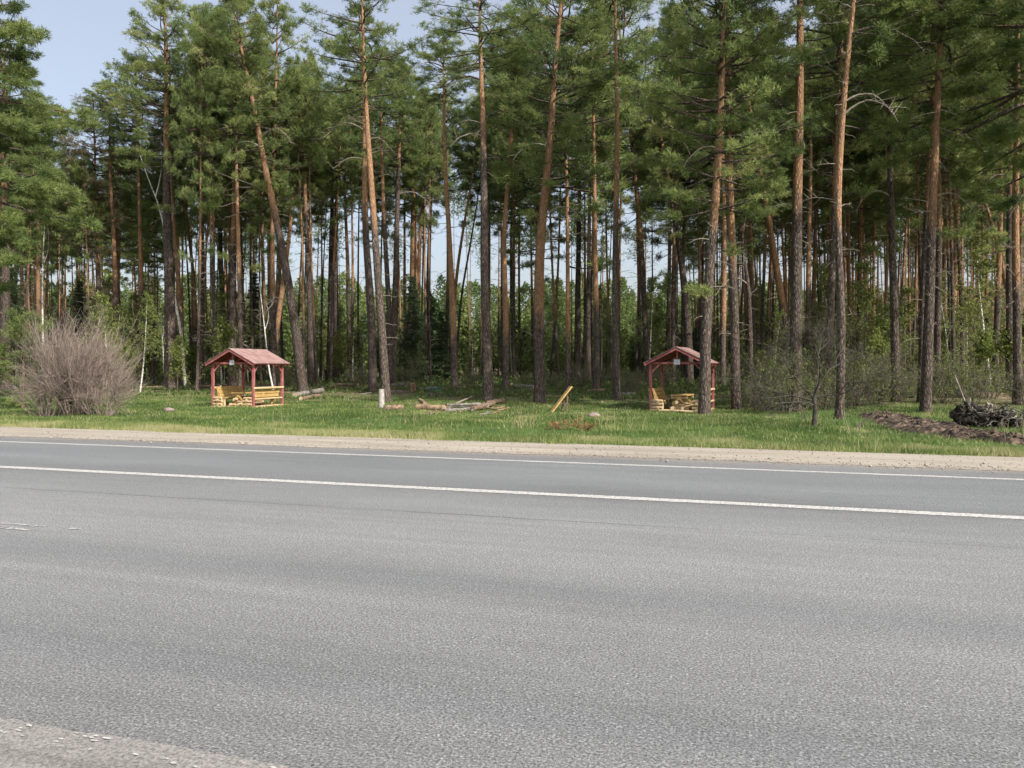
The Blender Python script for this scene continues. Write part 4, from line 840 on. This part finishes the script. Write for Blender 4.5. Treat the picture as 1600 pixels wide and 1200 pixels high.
# churned earth trench
TR = [(1352, 646, .5), (1375, 652, .8), (1415, 662, 1.3), (1465, 674, 1.2), (1510, 684, .7), (1560, 689, .6), (1610, 692, .8), (1700, 700, .9)]
C_ = np.array([pt(a, b) for a, b, _ in TR]); Wd = np.array([t[2] for t in TR]); u = np.linspace(0, len(TR) - 1, 240); CC = np.stack([np.interp(u, range(len(TR)), C_[:, c]) for c in range(2)], -1); WW = np.interp(u, range(len(TR)), Wd)
T_ = unit(np.gradient(CC, axis=0)); Nn = np.stack([-T_[:, 1], T_[:, 0]], -1); vv = np.linspace(-1, 1, 44); WW = WW * (.8 + .5 * vnoise(u * 3, u * 0, 1)) * .85
XX = CC[:, None] + Nn[:, None] * (vv[None, :, None] * WW[:, None, None]); gz = ground_z(XX[..., 0], XX[..., 1])
edge = np.clip((1 - abs(vv)) * 2.2, 0, 1)[None] * np.clip(np.minimum(u, 20)[:, None] * 1.5, 0, 1)
nz_ = fnoise(XX[..., 0], XX[..., 1], 1.6) * .5 + vnoise(XX[..., 0], XX[..., 1], 4.5) * .5 + vnoise(XX[..., 0] + 9, XX[..., 1], 11) * .3
zz = gz - .03 + edge * (nz_ * .24 - .02 + .05 * np.exp(-((abs(vv) - .55) / .2) ** 2)[None])
g = Geo(); a = np.arange(239)[:, None] * 44; b = np.arange(43)[None]; g.add(np.concatenate([XX, zz[..., None]], -1).reshape(-1, 3), np.stack([a + b, a + b + 1, a + 44 + b + 1, a + 44 + b], -1).reshape(-1, 4)[:, ::-1])
q = np.random.default_rng(77); oc = np.array([(1, 0, 0), (-1, 0, 0), (0, 1, 0), (0, -1, 0), (0, 0, 1), (0, 0, -1)]); fc = np.array([(0, 2, 4), (2, 1, 4), (1, 3, 4), (3, 0, 4), (2, 0, 5), (1, 2, 5), (3, 1, 5), (0, 3, 5)])
for _ in range(700):                                             # clods and sticks turned up with the soil
    i, j = q.integers(6, 236), int(np.clip(q.normal(22, 11), 0, 43)); c = np.array([*XX[i, j], zz[i, j]]) + q.normal(size=3) * [.08, .08, .01]; rr = q.uniform(.012, .05) * (1 + (q.random() < .08) * 1.2)
    g.add(c + oc * rr * q.uniform(.5, 1.4, (6, 1)), fc)
for _ in range(60):
    i, j = q.integers(6, 236), q.integers(2, 42); c = np.array([*XX[i, j], zz[i, j] + .03]); e = c + unit(q.normal(size=3) * [1, 1, .35]) * q.uniform(.15, .6); g.tube(np.array([c, (c + e) / 2 + q.normal(size=3) * .02, e]), [.012, .01, .005], 4)
g.build('churned_earth', M['dirt'], None, False, kind='structure')

# ------------------------------------------------------------------ grass
q = np.random.default_rng(21)
def grass_pts(n, d0, d1, pw):
    d = d0 + (d1 - d0) * q.random(n) ** pw; s = q.uniform(-42, 34, n); X = s * CT + d * ST; Y = -s * ST + d * CT
    px = 800 + F * X / Y; ok = (px > -120) & (px < 1720) & (Y > 5); return X[ok], Y[ok], d[ok]
xs, ys, ds = [], [], []
for n, d0, d1, pw in ((340000, 15.7, 19.8, 1.1), (560000, 18.5, 44, 1.5)):
    X, Y, D = grass_pts(n, d0, d1, pw); xs.append(X); ys.append(Y); ds.append(D)
X = np.concatenate(xs); Y = np.concatenate(ys); D = np.concatenate(ds)
edge_ = 16.1 + (fnoise(X * CT - Y * ST, X * 0, .6) - .5) * .9 + (vnoise(X, Y, 6) - .5) * .3
pat = fnoise(X, Y, .5); keep = (D > edge_) & (q.random(len(X)) < np.clip((pat - .27) * 4, .10, 1)) & (q.random(len(X)) < np.interp(D, [15, 36, 40, 44], [1, 1, .5, .12]))
for cx, cy in SH: keep &= (abs(X - cx) > 1.0) | (abs(Y - cy) > 1.0)
dt = np.full(len(X), 9.0)
for i in range(0, 240, 6): dt = np.minimum(dt, np.hypot(X - CC[i, 0], Y - CC[i, 1]) / WW[i])
keep &= (q.random(len(X)) < np.clip((dt - .35) * 1.6, .04, 1))
keep &= (q.random(len(X)) < np.where((800 + F * X / Y < 215) & (D > 24), .5, 1))
X, Y, D, pat = X[keep], Y[keep], D[keep], pat[keep]; n = len(X); print('grass blades', n)
tall = fnoise(X + 50, Y, .9); h = q.uniform(.05, .13, n) * (1 + 1.1 * np.clip(tall - .45, 0, 1) * 2) * np.interp(D, [15.9, 16.5, 17.5, 20, 30], [.6, 1.1, 1.4, .9, .9])
base = np.stack([X, Y, ground_z(X, Y) - .005], -1)
wd = np.interp(Y, [14, 40], [.014, .03]) * q.uniform(.7, 1.3, n); a = q.uniform(0, 6.3, n); sd_ = np.stack([np.cos(a), np.sin(a), a * 0], -1) * wd[:, None]
ln = q.normal(size=(n, 3)) * .35 * h[:, None]; ln[:, 2] = h
V = np.stack([base - sd_ / 2, base + sd_ / 2, base + ln], 1).reshape(-1, 3)
tone = np.clip(.42 + (fnoise(X + 9, Y + 4, .7) - .5) * 1.3 + q.normal(size=n) * .13 + np.interp(D, [15.6, 18, 20.5, 24], [.34, .26, .08, 0]), 0, .93); dry = fnoise(X + 31, Y + 17, .8); tone = np.where(q.random(n) < .04 + .35 * np.clip(dry - .58, 0, 1) * 3, 1.0, tone)  # sunlit strip by the road put into the tone, lighter towards the shoulder
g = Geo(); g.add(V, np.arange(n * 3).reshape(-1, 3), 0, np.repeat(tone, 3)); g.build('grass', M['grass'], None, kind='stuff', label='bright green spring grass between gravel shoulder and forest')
# tall dry stalks
g = Geo()
for cx, cy, n in [(820, 668, 26), (640, 662, 10), (440, 668, 12), (945, 668, 14), (275, 632, 24), (295, 630, 14), (1000, 672, 8), (1340, 680, 14), (420, 660, 8), (1590, 690, 14), (905, 662, 10), (590, 668, 8)]:
    X0, Y0, Z0 = at(cx, cy)
    for _ in range(n):
        p = np.array([X0 + q.normal() * .25, Y0 + q.normal() * .3, 0]); p[2] = float(ground_z(p[0], p[1])); hh = q.uniform(.25, .75); e = p + [q.normal() * .12, q.normal() * .12, hh]; g.tube(np.array([p, (p + e) / 2 + q.normal(size=3) * .02, e]), [.005, .004, .002], 3, 0, q.random(), False)
g.build('dry_stalks', M['drygrass'], None, kind='stuff', label='thin dry grass stalks standing in the clearing')
# low green undergrowth on the forest floor
P = []; n = 60000; Yg = 40 + 60 * q.random(n) ** 1.2; pxg = q.uniform(-60, 1660, n); Xg = (pxg - 800) / F * Yg; k = (fnoise(Xg, Yg, .3) > .47) & (dist_d(Xg, Yg) > 38); Xg, Yg = Xg[k], Yg[k]
Pg = np.stack([Xg, Yg, ground_z(Xg, Yg) + q.random(len(Xg)) ** 2 * (.12 + .45 * (fnoise(Xg, Yg, .6) > .55)) * np.clip((dist_d(Xg, Yg) - 42) / 10, .1, 1)], -1)
g = Geo(); blades(g, Pg, np.tile([0, 0, 1.], (len(Pg), 1)), 3, .22, .10, np.clip(q.normal(.3, .18, len(Pg)), 0, 1), .8, 0, q)
g.build('undergrowth', M['farleaf'], None, kind='stuff', label='low leafy undergrowth on the shady forest floor')
